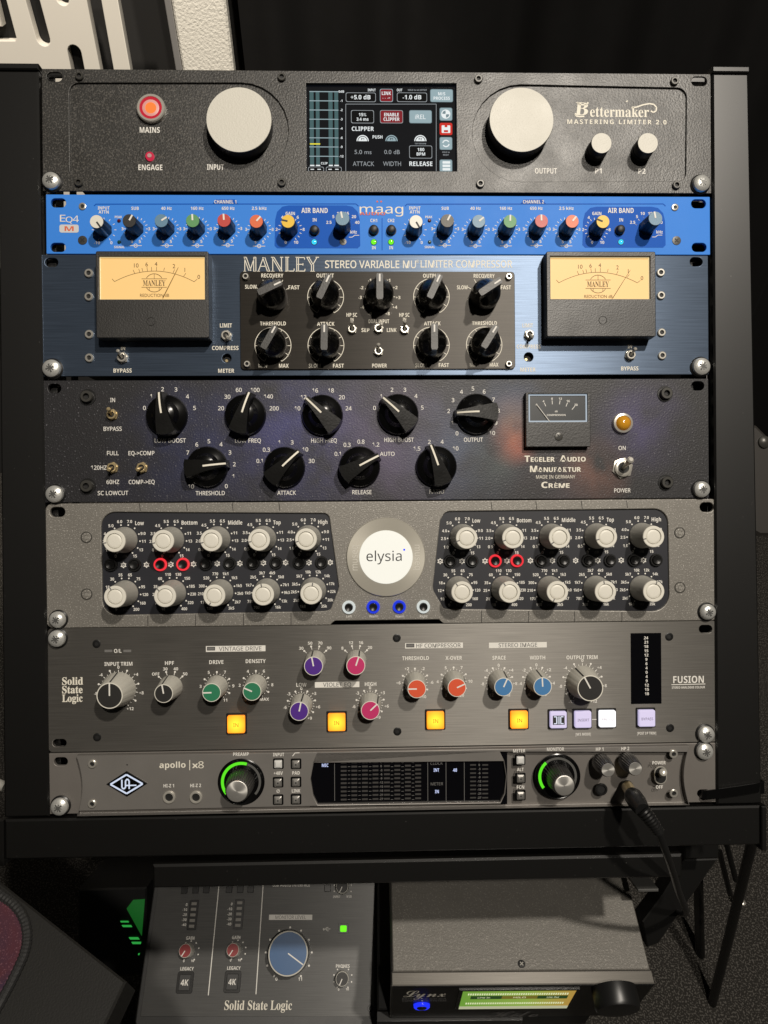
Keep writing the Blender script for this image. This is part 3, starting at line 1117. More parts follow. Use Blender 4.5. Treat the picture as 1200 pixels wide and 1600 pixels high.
for j, (c, kn) in enumerate(zip(ctr, knobs)):
    if kn[2] == 'cream':
        angs = [-150 + 30 * q for q in range(11)]
    elif kn[2] == 'blueg' and kn[1] < 343:
        angs = [-75, -45, -15, 15, 45, 75]
    else:
        angs = [-150 + 20 * q for q in range(16)]
    for a_ in angs:
        d = (math.sin(rad(a_)), math.cos(rad(a_)))
        b.line((c[0] + d[0] * 15.5 * K, c[1] + d[1] * 15.5 * K), (c[0] + d[0] * 18.8 * K, c[1] + d[1] * 18.8 * K), 0.9 * K, za if kn[2] not in ('yellow',) else zb, 'ink')
    tt = lambda s_, dx, dy, cap=4.6: b.text(s_, (c[0] + dx * K, c[1] + dy * K), cap * K, 'ink', zb, 'b')
    if kn[2] == 'cream':
        tt('-10', -11, -20)
        tt('0', 11, -20)
    elif kn[2] == 'yellow':
        tt('2', -21, 0)
        tt('4', -12, 19)
        tt('8', 21, 0)
        tt('6', 12, 19)
        tt('0', -7, -20)
        tt('10', 9, -20)
    elif kn[2] == 'blueg' and kn[1] < 343:
        for s_, dx, dy in (('2.5', -22, 8), ('5', -15, 17), ('10', -6, 22), ('15', 6, 22), ('20', 17, 17), ('40', 22, 8)):
            tt(s_, dx, dy)
        px_, py_ = 14 * K, -11 * K
        b.pathline([(c[0] + 9 * K, c[1] - 15 * K), (c[0] + 14 * K, c[1] - 15 * K), (c[0] + 18 * K, c[1] - 12 * K), (c[0] + 25 * K, c[1] - 12 * K)], 0.9 * K, zb, 'ink')
    else:
        tt('3', -20.5, 0)
        tt('3', 20.5, 0)
        tt('5', -6, -19.5)
        tt('5', 6, -19.5)
        y_ = c[1] - 26 * K
        b.line((c[0] - 10 * K, y_), (c[0] + 9 * K, y_), 0.9 * K, zb, 'ink')
        b.ring((c[0] - 0.5 * K, y_), 2.2 * K, 3.1 * K, 0, 360, zb, 'ink', 14)
b.build('panel_print', u.root)

# ================================================================== 3  STEREO VALVE COMPRESSOR (blue grey, 2 units)
u = Unit('valve_compressor', 'blue grey brushed two unit compressor with two glowing amber needle meters', 'audio compressor', 62, 1107, (398.6, 398.6), (588, 585))
P = u.P
m1, m2, m3, m4 = cr(60, 385, 3.636), cr(370, 390, 5.217), cr(580, 390, 4.8), cr(790, 385, 3.53)
mh = [m1(1070, 635), m4(127, 610)]
hol = [slotpts(P(80.5, 410), 20 * K, 14 * K), slotpts(P(1088, 409), 20 * K, 14 * K)] + [circ(P(*q), 7 * K) for q in mh]
plate('faceplate', u.rect(0.0005), hol, 0.0, 0.003, 'man', u.root, 0.0004)
b = MB()
for q in mh:
    c = P(*q)
    b.disc((c[0] - 2 * K, c[1] - 2 * K), 2.2 * K, -0.0045, 'gold', 10)
    b.disc(c, 8 * K, -0.005, 'dark', 16)
b.build('trimmer', u.root)
rack_screw(u, 80, 575.5, rot=15, r=14)
rack_screw(u, 1096.5, 572.5, rot=60, r=14)
for q in ((284, 150), (284, 283), (286, 498), (287, 632)):
    socket_screw(u, *m1(*q), 6.6, 'steelg', 0.0016)
for q in ((858, 142), (860, 268), (863, 473), (866, 600)):
    socket_screw(u, *m4(*q), 6.4, 'steelg', 0.0016)
# black control plate
ZP = 0.0016
a_, d_ = P(376.5, 578), P(803.5, 425.5)
plate('control_plate', rrect(a_[0], a_[1], d_[0], d_[1], 6 * K), [], ZP, 0.0016, 'manb', u.root, 0.0003)
for q in (m2(70, 215), m2(82, 930), m3(1035, 198), m3(1035, 855)):
    socket_screw(u, *q, 5.0, 'steelg', 0.0026, ZP)


def bar_knob(px, py, ang):
    """black skirted knob whose top narrows to a flat pointer bar; px,py = centre of its dial on the panel"""
    c = P(px, py, ZP)
    hh = 0.0250
    rings = []
    n = 64
    a = rad(ang)

    def shape(t, r, hl, hw, off):
        pts = []
        for k in range(n):
            th = 2 * PI * k / n
            x, y = math.cos(th), math.sin(th)
            cxr, cyr = r * x, r * y
            m_ = max(abs(x) / hw, abs(y) / hl)
            bx, by = x / m_, y / m_ + off
            q = (cxr * (1 - t) + bx * t, cyr * (1 - t) + by * t)
            pts.append((q[0] * math.cos(-a) - q[1] * math.sin(-a), q[0] * math.sin(-a) + q[1] * math.cos(-a)))
        return pts
    r0 = 22.5 * K
    hl, hw = 19.2 * K, 5.0 * K
    for t, r, z_ in ((0, r0 * 1.0, 0.0004), (0, r0, 0.003), (0.0, r0 * 0.97, 0.0115), (0.06, r0 * 0.96, 0.0140), (0.30, r0 * 0.94, 0.0172), (0.65, r0 * 0.9, 0.0205), (0.95, r0 * 0.9, 0.0238), (1.0, r0 * 0.9, hh)):
        rings.append([(x, y, z_) for x, y in shape(t, r, hl, hw, 1.5 * K)])
    b = MB()
    b.loft(rings, 'gloss', True, False)
    b.poly([(x, y) for x, y in shape(1, r0, hl, hw, 1.5 * K)], hh, 'barf')
    o = b.build('knob', u.root, (c[0], c[1], ZP))
    b = MB()
    d = Vector((math.sin(a), math.cos(a)))
    b.line(tuple(d * 8.5 * K), tuple(d * 19.5 * K), 2.3 * K, hh + 0.0001, 'ink')
    b.build('pointer', o)


rings_ = dict(thl=(427, 540.5), atl=(509.5, 540.5), oul=(509, 465), our=(673.8, 464.6), atr=(673.8, 540), thr=(756, 539.6), dual=(592.3, 464.8), rel=(427, 465.5), rer=(756, 464.5))
for k_, a_ in (('thl', 30), ('atl', 1), ('oul', 25), ('our', 25), ('atr', 0), ('thr', 32), ('dual', 0), ('rel', 65), ('rer', 57)):
    bar_knob(*rings_[k_], a_)
for q, tp in ((m2(940, 650), (-0.5, -13)), (m2(1155, 645), (5, -8)), (m2(1155, 830), (0, -12)), (m3(250, 600), (0.5, -14))):
    toggle(u, *q, 8.2, tp, 'chrome', ZP)
for q, tp, r_ in ((m1(1068, 508), (2, 3), 9.2), (m1(478, 632), (-8, -12), 9.2), (m4(130, 487), (5, 3), 8.6), (m4(687, 600), (9, -11), 9.0)):
    toggle(u, *q, r_, tp, 'chrome', 0)
# print
b = MB()
z = 0.00012


def inline_letters(x0, y0, hgt, z):
    """tall serif capitals whose thick strokes are double ruled"""
    G_ = {'M': (20, [('h', .10, 0, .10, 1), ('d', .13, 1, .50, .05), ('h', .50, .05, .86, 1), ('t', .88, 0, .88, 1)], [(.0, .2, 0), (.76, 1, 0), (.02, .22, 1), (.78, .98, 1)]),
          'A': (20, [('h', .08, 0, .48, 1), ('d', .50, 1, .88, 0), ('h', .24, .36, .72, .36)], [(-.02, .2, 0), (.74, 1.02, 0)]),
          'N': (19, [('h', .14, 0, .14, 1), ('d', .16, 1, .84, 0), ('h', .86, 0, .86, 1)], [(0, .28, 0), (0, .22, 1), (.74, 1, 1)]),
          'L': (15, [('t', .22, 0, .22, 1), ('h', .2, .02, .95, .02), ('h', .95, .02, .98, .2)], [(.02, .5, 0), (.02, .45, 1)]),
          'E': (16, [('t', .22, 0, .22, 1), ('h', .2, .02, .92, .02), ('h', .2, .5, .74, .5), ('h', .2, .98, .88, .98), ('h', .92, .02, .95, .18), ('h', .88, .98, .9, .84), ('h', .74, .42, .74, .58)], [(.02, .4, 0), (.02, .4, 1)]),
          'Y': (19, [('d', .10, 1, .46, .48), ('h', .86, 1, .52, .48), ('t', .49, 0, .49, .5)], [(.3, .68, 0), (-.02, .28, 1), (.74, 1.02, 1)])}
    x = x0
    for ch, gap in zip('MANLEY', (21.5, 21.5, 21.5, 16.5, 17.5, 20)):
        wd, st_, se = G_[ch]
        q = lambda u_, v_: P(x + u_ * wd, y0 + hgt / 2 - v_ * hgt, z)
        for k_, xa, ya, xb, yb in st_:
            if k_ == 'h':
                b.line(q(xa, ya), q(xb, yb), 1.3 * K, z, 'inkw')
            else:
                for o_ in (-.085, .085):
                    b.line(q(xa + o_, ya), q(xb + o_, yb), 1.25 * K, z, 'inkw')
        for xa, xb, v_ in se:
            b.line(q(xa, v_), q(xb, v_), 1.3 * K, z, 'inkw')
        x += gap


inline_letters(380.5, 413, 22, z)
T('STEREO VARIABLE MU', 579, 413, 11.5, 'inkw', 'n', width=142, z=z, fat=0.012)
b.text('\u00ae', P(652.5, 408.5), 4.6 * K, 'inkw', z, 'r')
T('LIMITER COMPRESSOR', 729, 412.5, 11, 'inkw', 'n', width=144, z=z, fat=0.012)
b.build('maker_logo', u.root)
b = MB()
for s_, x, y, w_ in (('LIMIT', 353, 508.5, 18.5), ('COMPRESS', 352, 543.7, 41), ('METER', 353.5, 579.3, 25), ('IN', 192, 544, 7), ('BYPASS', 191.5, 579, 28), ('LIMIT', 824.5, 508.5, 16.5), ('COMPRESS', 826, 541.5, 38), ('METER', 825, 577.5, 24), ('IN', 984, 541.2, 7), ('BYPASS', 984, 575.7, 27.5)):
    T(s_, x, y, 6.2, 'inkw', 'b', width=w_, z=z)
z = ZP + 0.00012
for s_, x, y, w_ in (('RECOVERY', 425.5, 430.5, 34), ('OUTPUT', 508, 430.5, 27), ('OUTPUT', 674.5, 430.8, 27), ('RECOVERY', 756.5, 431, 33), ('SLOW', 392, 448, 18), ('FAST', 459.3, 449, 17), ('SLOW', 722.5, 449, 17), ('FAST', 790.5, 449, 16), ('THRESHOLD', 426.5, 505.4, 40), ('ATTACK', 509, 506, 27), ('ATTACK', 675.5, 505.3, 26), ('THRESHOLD', 757, 504.8, 39), ('MIN', 410.5, 571.4, 13), ('MAX', 443.5, 571.4, 15), ('SLOW', 492, 571.4, 19), ('FAST', 528.8, 571.4, 17), ('SLOW', 658, 570.8, 18), ('FAST', 693.5, 570.4, 16), ('MIN', 740, 570.2, 12), ('MAX', 772, 569.8, 14), ('HP SC', 549.7, 492, 16.5), ('IN', 550, 499.2, 5), ('HP SC', 631.8, 492, 16), ('IN', 632, 498.8, 5), ('DUAL INPUT', 592, 502, 32), ('SEP', 571, 515.7, 12.5), ('LINK', 612, 515.6, 15), ('POWER', 593, 571.2, 23)):
    T(s_, x, y, 6.0 if w_ > 6 else 4.6, 'inkw', 'b', width=w_, z=z)
for s_, x, y in (('-1', 577.5, 438), ('-2', 565, 449.5), ('-3', 562.5, 464.7), ('-4', 566, 480), ('-8', 578, 490), ('0', 592, 431), ('+1', 606.5, 438), ('+2', 617.5, 449.3), ('+3', 622, 464.8), ('+4', 617, 480), ('+8', 605.5, 490)):
    T(s_, x, y, 4.8, 'inkw', 'b', z=z)
for k_, c_ in rings_.items():
    c = P(*c_)
    if k_ in ('thl', 'atl', 'oul', 'our', 'atr', 'thr'):
        b.ring(c, 27.4 * K, 28.4 * K, -152, 152, z, 'inkw', 60)
        angs = [-152, -122, -91, -61, -30, 0, 30, 61, 91, 122, 152]
        r0_, r1_ = 20, 28
    elif k_ == 'dual':
        angs = [-120, -90, -60, -30, 30, 60, 90, 120]
        r0_, r1_ = 22, 25
    else:
        angs = [-60, -30, 0, 30, 60]
        r0_, r1_ = 24, 31
    for a_ in angs:
        d = (math.sin(rad(a_)), math.cos(rad(a_)))
        b.line((c[0] + d[0] * r0_ * K, c[1] + d[1] * r0_ * K), (c[0] + d[0] * r1_ * K, c[1] + d[1] * r1_ * K), 0.9 * K, z, 'inkw')
b.build('panel_print', u.root)
# meters
warm = bpy.data.materials.new('backlit amber dial')
warm.use_nodes = True
bs = warm.node_tree.nodes['Principled BSDF']
bs.inputs['Base Color'].default_value = (0.36, 0.27, 0.14, 1)
bs.inputs['Roughness'].default_value = 0.5
bs.inputs['Emission Color'].default_value = (*lin(250, 196, 112), 1)
bs.inputs['Emission Strength'].default_value = 0.66
warm2 = glow('painted light on dial edge', (255, 232, 175), 0.7, (0.4, 0.35, 0.25))  # light along the dial edges is put in as glowing lines
HM = 0.0130
meters = []
for fx0, fx1, fy0, fy1, wx0, wx1, wy0, wy1, mm, tc_, npx in ((150.5, 325.5, 392.5, 528, 154.5, 319.5, 400.3, 467.5, m1, 658, ((708, 296), (797, 120))), (854.6, 1024.2, 393, 526, 860.5, 1016, 400.6, 467, m4, 510, ((588, 288), (686, 132)))):
    A, B = P(fx0, fy1, HM), P(fx1, fy0, HM)
    cx_, cy_ = (A[0] + B[0]) / 2, (A[1] + B[1]) / 2
    wa, wb = P(wx0, wy1, HM), P(wx1, wy0, HM)
    win = [(wa[0] - cx_, wa[1] - cy_), (wb[0] - cx_, wa[1] - cy_), (wb[0] - cx_, wb[1] - cy_), (wa[0] - cx_, wb[1] - cy_)]
    mt = plate('needle_meter', rrect(A[0] - cx_, A[1] - cy_, B[0] - cx_, B[1] - cy_, 0.0012), [win], HM, 0.0040, 'meterb', u.root, 0.0005, label='amber lit needle meter in a square black case')
    mt.location = (cx_, cy_, 0)
    b = MB()
    b.prism([(A[0] - cx_ + .0002, A[1] - cy_ + .0002), (B[0] - cx_ - .0002, A[1] - cy_ + .0002), (B[0] - cx_ - .0002, B[1] - cy_ - .0002), (A[0] - cx_ + .0002, B[1] - cy_ - .0002)], 0.0003, HM - 0.0042, 'meterb')
    b.build('case_back', mt)
    b = MB()
    zf = HM - 0.0026
    e = 0.0005
    b.poly([(win[0][0] - e, win[0][1] - e), (win[1][0] + e, win[1][1] - e), (win[2][0] + e, win[2][1] + e), (win[3][0] - e, win[3][1] + e)], zf, warm)
    for k in range(4):
        p_, q_ = win[k], win[(k + 1) % 4]
        b.line(p_, q_, 0.0011, zf + 0.0004, warm2)
    b.build('dial', mt)
    # dial print
    b = MB()
    zt = zf + 0.0002
    LP = lambda x, y: (P(*mm(x, y), zt)[0] - cx_, P(*mm(x, y), zt)[1] - cy_)
    # measured in the left dial, mapped to the right one
    if mm is m1:
        mpx = lambda x, y: LP(x, y)
    else:
        mpx = lambda x, y: LP(510 + (x - 658) * 0.958, 159 + (y - 157) * 0.965)
    kk = 1 / 3.6 * K
    arc = [mpx(658 + 226 * t, 140 + 60 * t * t + 0 * t) for t in [k / 12 for k in range(-12, 13)]]
    brn = mat('brown dial print', (0.10, 0.055, 0.02), 0.6)
    b.pathline(arc, 2.4 * kk, zt, brn)
    for x_, y0_, y1_ in ((545, 133, 154), (575, 127, 147), (592, 122, 142), (619, 118, 140), (643, 117, 139), (671, 116, 139), (713, 121, 139), (767, 131, 151), (828, 152, 170)):
        sl = (x_ - 658) * 0.06
        b.line(mpx(x_ + sl, y0_), mpx(x_ - sl * .3, y1_), 2.4 * kk, zt, brn)
    b.line(mpx(433, 200), mpx(418, 184), 2.4 * kk, zt, brn)
    b.line(mpx(884, 201), mpx(902, 186), 2.4 * kk, zt, brn)
    for s_, x_, y_ in (('10', 556, 108), ('6', 615, 102), ('4', 668, 100), ('2', 770, 112), ('1', 832, 133), ('0', 911, 173)):
        b.text(s_, mpx(x_, y_), 22 * kk, brn, zt, 'r')
    c_ = mpx(658, 207)
    b.ring(c_, 48 * kk, 51 * kk, -58, 58, zt, brn, 24)
    b.ring(c_, 48 * kk, 51 * kk, 122, 238, zt, brn, 24)
    for y_ in (184, 232):
        b.line(mpx(586, y_), mpx(731, y_), 2.6 * kk, zt, brn)
    b.line(mpx(658, 157), mpx(658, 184), 2.4 * kk, zt, brn)
    for x_ in (630, 686):
        b.line(mpx(x_, 232), mpx(x_, 250), 2.4 * kk, zt, brn)
    b.text('MANLEY', mpx(658, 208), 30 * kk, brn, zt, 'S', width=122 * kk)
    b.text('REDUCTION dB', mpx(660, 278), 17 * kk, brn, zt, 'r', width=158 * kk)
    b.build('dial_print', mt)
    b = MB()
    p_, q_ = LP(*npx[0]), LP(*npx[1])
    b.tube([(p_[0], p_[1], zt + 0.0009), (q_[0], q_[1], zt + 0.0009)], [0.00024, 0.00012], mat('needle', (0.06, 0.03, 0.01), 0.5), 6)
    b.build('needle', mt)
    b = MB()
    s_c = LP(645 if mm is m1 else 530, 432 if mm is m1 else 412)
    b.lathe((0, 0), [(0.0030, HM + 0.00005), (0.0028, HM + 0.0002), (0.0026, HM + 0.00005)], 'meterb', 20)
    b.build('zero_screw', mt, (s_c[0], s_c[1], 0))

# ================================================================== 4  BLACK NEBULA COMPRESSOR (2 units)
u = Unit('nebula_compressor', 'black two unit compressor printed with a dim nebula, nine large black pointer knobs', 'audio compressor', 64.5, 1107.5, (594, 592), (784, 779.5))
P = u.P
n5, n6, n7, n8 = cr(60, 585, 4.444), cr(320, 585, 4.615), cr(560, 585, 4.615), cr(790, 585, 3.53)
neb = bpy.data.materials.new('nebula printed faceplate')
neb.use_nodes = True
nt = neb.node_tree
nd, lk = nt.nodes, nt.links.new
bs = nd['Principled BSDF']
bs.inputs['Roughness'].default_value = 0.48
bs.inputs['Metallic'].default_value = 0.0
bs.inputs['Specular IOR Level'].default_value = 0.5
tc = nd.new('ShaderNodeTexCoord')
cur = None


def mixc(fac, a, bcol, blend='MIX'):
    mx = nd.new('ShaderNodeMix')
    mx.data_type = 'RGBA'
    mx.blend_type = blend
    lk(fac, mx.inputs[0])
    if isinstance(a, tuple):
        mx.inputs[6].default_value = (*a, 1)
    else:
        lk(a, mx.inputs[6])
    mx.inputs[7].default_value = (*bcol, 1)
    return mx.outputs[2]


def blob(x, y, r, k, nscale=30):
    c = P(x, y)
    vm = nd.new('ShaderNodeVectorMath')
    vm.operation = 'DISTANCE'
    vm.inputs[1].default_value = (c[0], c[1], 0)
    nz = nd.new('ShaderNodeTexNoise')
    nz.inputs['Scale'].default_value = nscale
    nz.inputs['Detail'].default_value = 6
    lk(tc.outputs['Object'], nz.inputs['Vector'])
    lk(tc.outputs['Object'], vm.inputs[0])
    mr = nd.new('ShaderNodeMapRange')
    mr.interpolation_type = 'SMOOTHSTEP'
    mr.inputs[1].default_value = 0
    mr.inputs[2].default_value = r * K
    mr.inputs[3].default_value = k
    mr.inputs[4].default_value = 0
    lk(vm.outputs['Value'], mr.inputs[0])
    mu = nd.new('ShaderNodeMath')
    mu.operation = 'MULTIPLY'
    mu.use_clamp = True
    m2_ = nd.new('ShaderNodeMapRange')
    m2_.inputs[1].default_value = 0.3
    m2_.inputs[2].default_value = 0.62
    lk(nz.outputs['Fac'], m2_.inputs[0])
    lk(mr.outputs[0], mu.inputs[0])
    lk(m2_.outputs[0], mu.inputs[1])
    return mu.outputs[0]


cur = (0.0135, 0.0130, 0.0150)
for x, y, r, k, col in ((300, 690, 150, 0.9, (0.016, 0.021, 0.075)), (470, 680, 170, 1.0, (0.040, 0.042, 0.150)), (620, 690, 160, 0.9, (0.090, 0.070, 0.135)), (720, 700, 130, 0.8, (0.055, 0.075, 0.125)), (800, 640, 70, 0.8, (0.05, 0.09, 0.20)), (802, 690, 48, 1.0, (0.40, 0.105, 0.06)), (800, 655, 56, 0.7, (0.26, 0.14, 0.06)), (770, 720, 60, 0.6, (0.06, 0.075, 0.06)), (930, 735, 70, 0.8, (0.20, 0.085, 0.055)), (1000, 660, 100, 0.8, (0.055, 0.045, 0.13)), (870, 760, 90, 0.5, (0.07, 0.05, 0.06)), (200, 760, 80, 0.6, (0.014, 0.016, 0.035))):
    cur = mixc(blob(x, y, r, k), cur, col)
stn = nd.new('ShaderNodeTexNoise')
stn.inputs['Scale'].default_value = 800
stn.inputs['Detail'].default_value = 1
lk(tc.outputs['Object'], stn.inputs['Vector'])
mr = nd.new('ShaderNodeMapRange')
mr.inputs[1].default_value = 0.66
mr.inputs[2].default_value = 0.78
lk(stn.outputs['Fac'], mr.inputs[0])
cur = mixc(mr.outputs[0], cur, (0.15, 0.15, 0.165))
lk(cur, bs.inputs['Base Color'])
gn = nd.new('ShaderNodeTexNoise')
gn.inputs['Scale'].default_value = 800
lk(tc.outputs['Object'], gn.inputs['Vector'])
bp = nd.new('ShaderNodeBump')
bp.inputs['Strength'].default_value = 0.8
bp.inputs['Distance'].default_value = 0.0002
lk(gn.outputs['Fac'], bp.inputs['Height'])
lk(bp.outputs['Normal'], bs.inputs['Normal'])
hol = [slotpts(P(85, 607), 20 * K, 14 * K), slotpts(P(1090.5, 603), 20 * K, 14 * K)]
plate('faceplate', u.rect(0.0005), hol, 0.0, 0.003, neb, u.root, 0.0004)
for xx, yy, ww in ((1091, 602.5, 34), (1093, 764, 34)):
    a_, d_ = P(xx - ww / 2, yy + 12), P(xx + ww / 2 - 1, yy - 11)
rack_screw(u, 84.5, 772, rot=30, r=13.5)
rack_screw(u, 1097, 764.5, rot=10, r=13)
for q in (n5(336, 152), n5(335, 775), n8(893, 103), n8(897, 595)):
    c = P(q[0] - 1, q[1], 0.0035)
    b = MB()
    b.lathe((0, 0), [(12.5 * K, 0), (12.3 * K, 0.0006)], 'black', 28)
    b.lathe((0, 0), [(9.2 * K, 0.0006), (9.2 * K, 0.0034), (8.4 * K, 0.0040), (4.8 * K, 0.0040)], 'steelb', 28, cap1=False)
    b.lathe((0, 0), [(4.8 * K, 0.0040), (4.6 * K, 0.0018)], 'steelb', 6, cap1=False)
    b.disc((0, 0), 4.9 * K, 0.0018, 'dark', 12)
    b.build('panel_screw', u.root, (c[0], c[1], 0))


def hen_knob(px, py, ang):
    """chicken head knob: round skirt, wide tail, narrow white lined pointer"""
    c = P(px, py, 0)
    a = rad(ang)
    rot = lambda x, y: (x * math.cos(a) + y * math.sin(a), -x * math.sin(a) + y * math.cos(a))
    r0 = 32 * K
    b = MB()
    b.lathe((0, 0), [(r0, 0.0004), (r0 * 1.0, 0.0026), (r0 * 0.95, 0.0042), (r0 * 0.80, 0.0056), (r0 * 0.66, 0.0066), (r0 * 0.58, 0.0085), (r0 * 0.50, 0.0112), (r0 * 0.30, 0.0126), (r0 * 0.05, 0.013)], 'gloss', 56)
    o = b.build('knob', u.root, (c[0], c[1], 0))
    # the head: outline from the tip (y +) to the fan shaped tail (y -)
    yt, yb = 1.09 * r0, -1.0 * r0

    def outline(k, wt, wb, lift):
        P_ = []
        P_.append((-wt, yt * k))
        tail = [(-wb, yb * k * 0.90), (-wb * 0.55, yb * k * 0.985), (0, yb * k * 1.01), (wb * 0.55, yb * k * 0.985), (wb, yb * k * 0.90)]
        for q in range(1, 7):
            t = q / 7
            P_.append((-wt + (-wb + wt) * (t ** 1.12), yt * k + (tail[0][1] - yt * k) * t))
        P_ += tail
        for q in range(6, 0, -1):
            t = q / 7
            P_.append((wt + (wb - wt) * (t ** 1.12), yt * k + (tail[0][1] - yt * k) * t))
        P_.append((wt, yt * k))
        return P_
    zl = [(0.0008, 1.0, 0.0030, 0.50 * r0), (0.009, 0.985, 0.0024, 0.47 * r0), (0.0150, 0.955, 0.0017, 0.435 * r0)]
    rings = []
    for z_, k, wt, wb in zl:
        R_ = []
        for x, y in outline(k, wt, wb, 0):
            q = rot(x, y)
            zz = z_
            if z_ > 0.002:
                t = y / r0
                zz = z_ * (1.10 - 0.28 * max(0, t) ** 2 - 0.30 * max(0, -t) ** 2.5)
            R_.append((q[0], q[1], zz))
        rings.append(R_)
    b = MB()
    b.loft(rings, 'phen')
    h_ = b.build('pointer_head', o)
    b = MB()
    pts = []
    i = b.mi('inkw')
    prev = None
    for q in range(13):
        t = q / 12
        y = r0 * (0.0 + 1.035 * t)
        zz = 0.0150 * (1.10 - 0.28 * (y / r0) ** 2) + 0.00035
        wd = 0.00062
        l_, r_ = rot(-wd, y), rot(wd, y)
        cur_ = (b.bm.verts.new((l_[0], l_[1], zz)), b.bm.verts.new((r_[0], r_[1], zz)))
        if prev:
            b.face([prev[0], prev[1], cur_[1], cur_[0]], i)
        prev = cur_
    l_, r_ = rot(-0.0006, r0 * 1.055), rot(0.0006, r0 * 1.055)
    cur_ = (b.bm.verts.new((l_[0], l_[1], 0.008)), b.bm.verts.new((r_[0], r_[1], 0.008)))
    b.face([prev[0], prev[1], cur_[1], cur_[0]], i)
    b.build('pointer_line', o)


for x, y, a_ in ((261.8, 650, -10), (384, 649, 17), (504, 649.3, -45), (621.8, 648, -46), (743.7, 647.5, -91), (324.5, 730, 83), (445, 730.5, 46), (562, 729.5, 62), (681.3, 729, -18)):
    hen_knob(x, y, a_)
for q, tp in ((n5(512, 280), (-6.5, -10)), (n5(515, 648), (-7, 3)), (n5(720, 648), (-8, 3))):
    toggle(u, *q, 9.2, tp, 'gold', 0, 0.010, 0.0012)
toggle(u, *n8(645, 517), 17, (13.5, -14), 'chrome', 0, 0.016, 0.0021)
# jewel lamp
c = P(*n8(650, 268), 0.003)
b = MB()
b.lathe((0, 0), [(16.5 * K, 0), (16.5 * K, 0.0012), (15 * K, 0.003), (12 * K, 0.0034), (11.4 * K, 0.0024)], 'chrome', 36, cap1=False)
o = b.build('indicator_lamp', u.root, (c[0], c[1], 0))
b = MB()
b.lathe((0, 0), [(11.6 * K, 0.0022), (11.0 * K, 0.0036), (8 * K, 0.0052), (4 * K, 0.0060), (0.5 * K, 0.0062)], mat('amber lens', (0.50, 0.24, 0.02), 0.12, emit=lin(190, 120, 10), est=0.12), 28)
b.build('amber_lens', o)
# compression meter
HM = 0.0065
A, B = P(*n8(113, 400), HM), P(*n8(467, 98), HM)
cx_, cy_ = (A[0] + B[0]) / 2, (A[1] + B[1]) / 2
wa, wb = P(*n8(128, 263), HM), P(*n8(451, 107), HM)
win = [(wa[0] - cx_, wa[1] - cy_), (wb[0] - cx_, wa[1] - cy_), (wb[0] - cx_, wb[1] - cy_), (wa[0] - cx_, wb[1] - cy_)]
mt = plate('needle_meter', rrect(A[0] - cx_, A[1] - cy_, B[0] - cx_, B[1] - cy_, 0.0006), [win], HM, 0.003, 'meterb', u.root, 0.0004, label='small black needle meter with a pale lit window frame')
mt.location = (cx_, cy_, 0)
b = MB()
b.prism([(A[0] - cx_ + .0002, A[1] - cy_ + .0002), (B[0] - cx_ - .0002, A[1] - cy_ + .0002), (B[0] - cx_ - .0002, B[1] - cy_ - .0002), (A[0] - cx_ + .0002, B[1] - cy_ - .0002)], 0.0003, HM - 0.0032, 'meterb')
b.build('case_back', mt)
b = MB()
zf = HM - 0.0016
b.poly([(win[0][0] - .0002, win[0][1] - .0002), (win[1][0] + .0002, win[1][1] - .0002), (win[2][0] + .0002, win[2][1] + .0002), (win[3][0] - .0002, win[3][1] + .0002)], zf, mat('slate dial', (0.03, 0.034, 0.038), 0.35, coat=.4))
fr = glow('pale blue lit frame', (150, 170, 190), 0.55, (0.3, 0.33, 0.36))
for k in range(4):
    b.line(win[k], win[(k + 1) % 4], 0.0022, zf + 0.0005 + k * 0.00003, fr)
b.build('dial', mt)
b = MB()
zt = zf + 0.0002
LP = lambda x, y: (P(*n8(x, y), zt)[0] - cx_, P(*n8(x, y), zt)[1] - cy_)
kk = K / 3.53
for s_, x_, y_, x2, y2 in (('0', 171, 168, 178, 178), ('4', 209, 148, 222, 176), ('8', 256, 134, 258, 165), ('12', 302, 134, 297, 165), ('16', 345, 147, 333, 177), ('20', 388, 168, 366, 194)):
    b.text(s_, LP(x_, y_), 12 * kk, 'ink', zt, 'b')
    b.line(LP(x_ + (x2 - x_) * .3, y_ + (y2 - y_) * .3), LP(x2, y2), 3.4 * kk, zt, 'ink')
b.text('dB', LP(279, 204), 9 * kk, 'ink', zt, 'b')
b.text('COMPRESSION', LP(279, 224), 9.5 * kk, 'ink', zt, 'b', width=104 * kk)
b.build('dial_print', mt)
b = MB()
p_, q_ = LP(241, 260), LP(171, 168)
b.tube([(*p_, zt + .0006), (*q_, zt + .0006)], 0.0003, 'ink', 6)
b.build('needle', mt)
c = LP(290, 345)
b = MB()
b.lathe((0, 0), [(0.0030, HM), (0.0029, HM + 0.0004), (0.0022, HM + 0.0006)], 'steelb', 20)
for q in (30, 120):
    d = Vector((math.cos(rad(q)), math.sin(rad(q)))) * 0.0020
    n_ = Vector((-d.y, d.x)).normalized() * 0.0004
    b.poly([tuple(d + n_), tuple(-d + n_), tuple(-d - n_), tuple(d - n_)], HM + 0.00064 + q * 1e-7, 'dark')
b.build('zero_screw', mt, (c[0], c[1], 0))
b = MB()
z = 0.00012
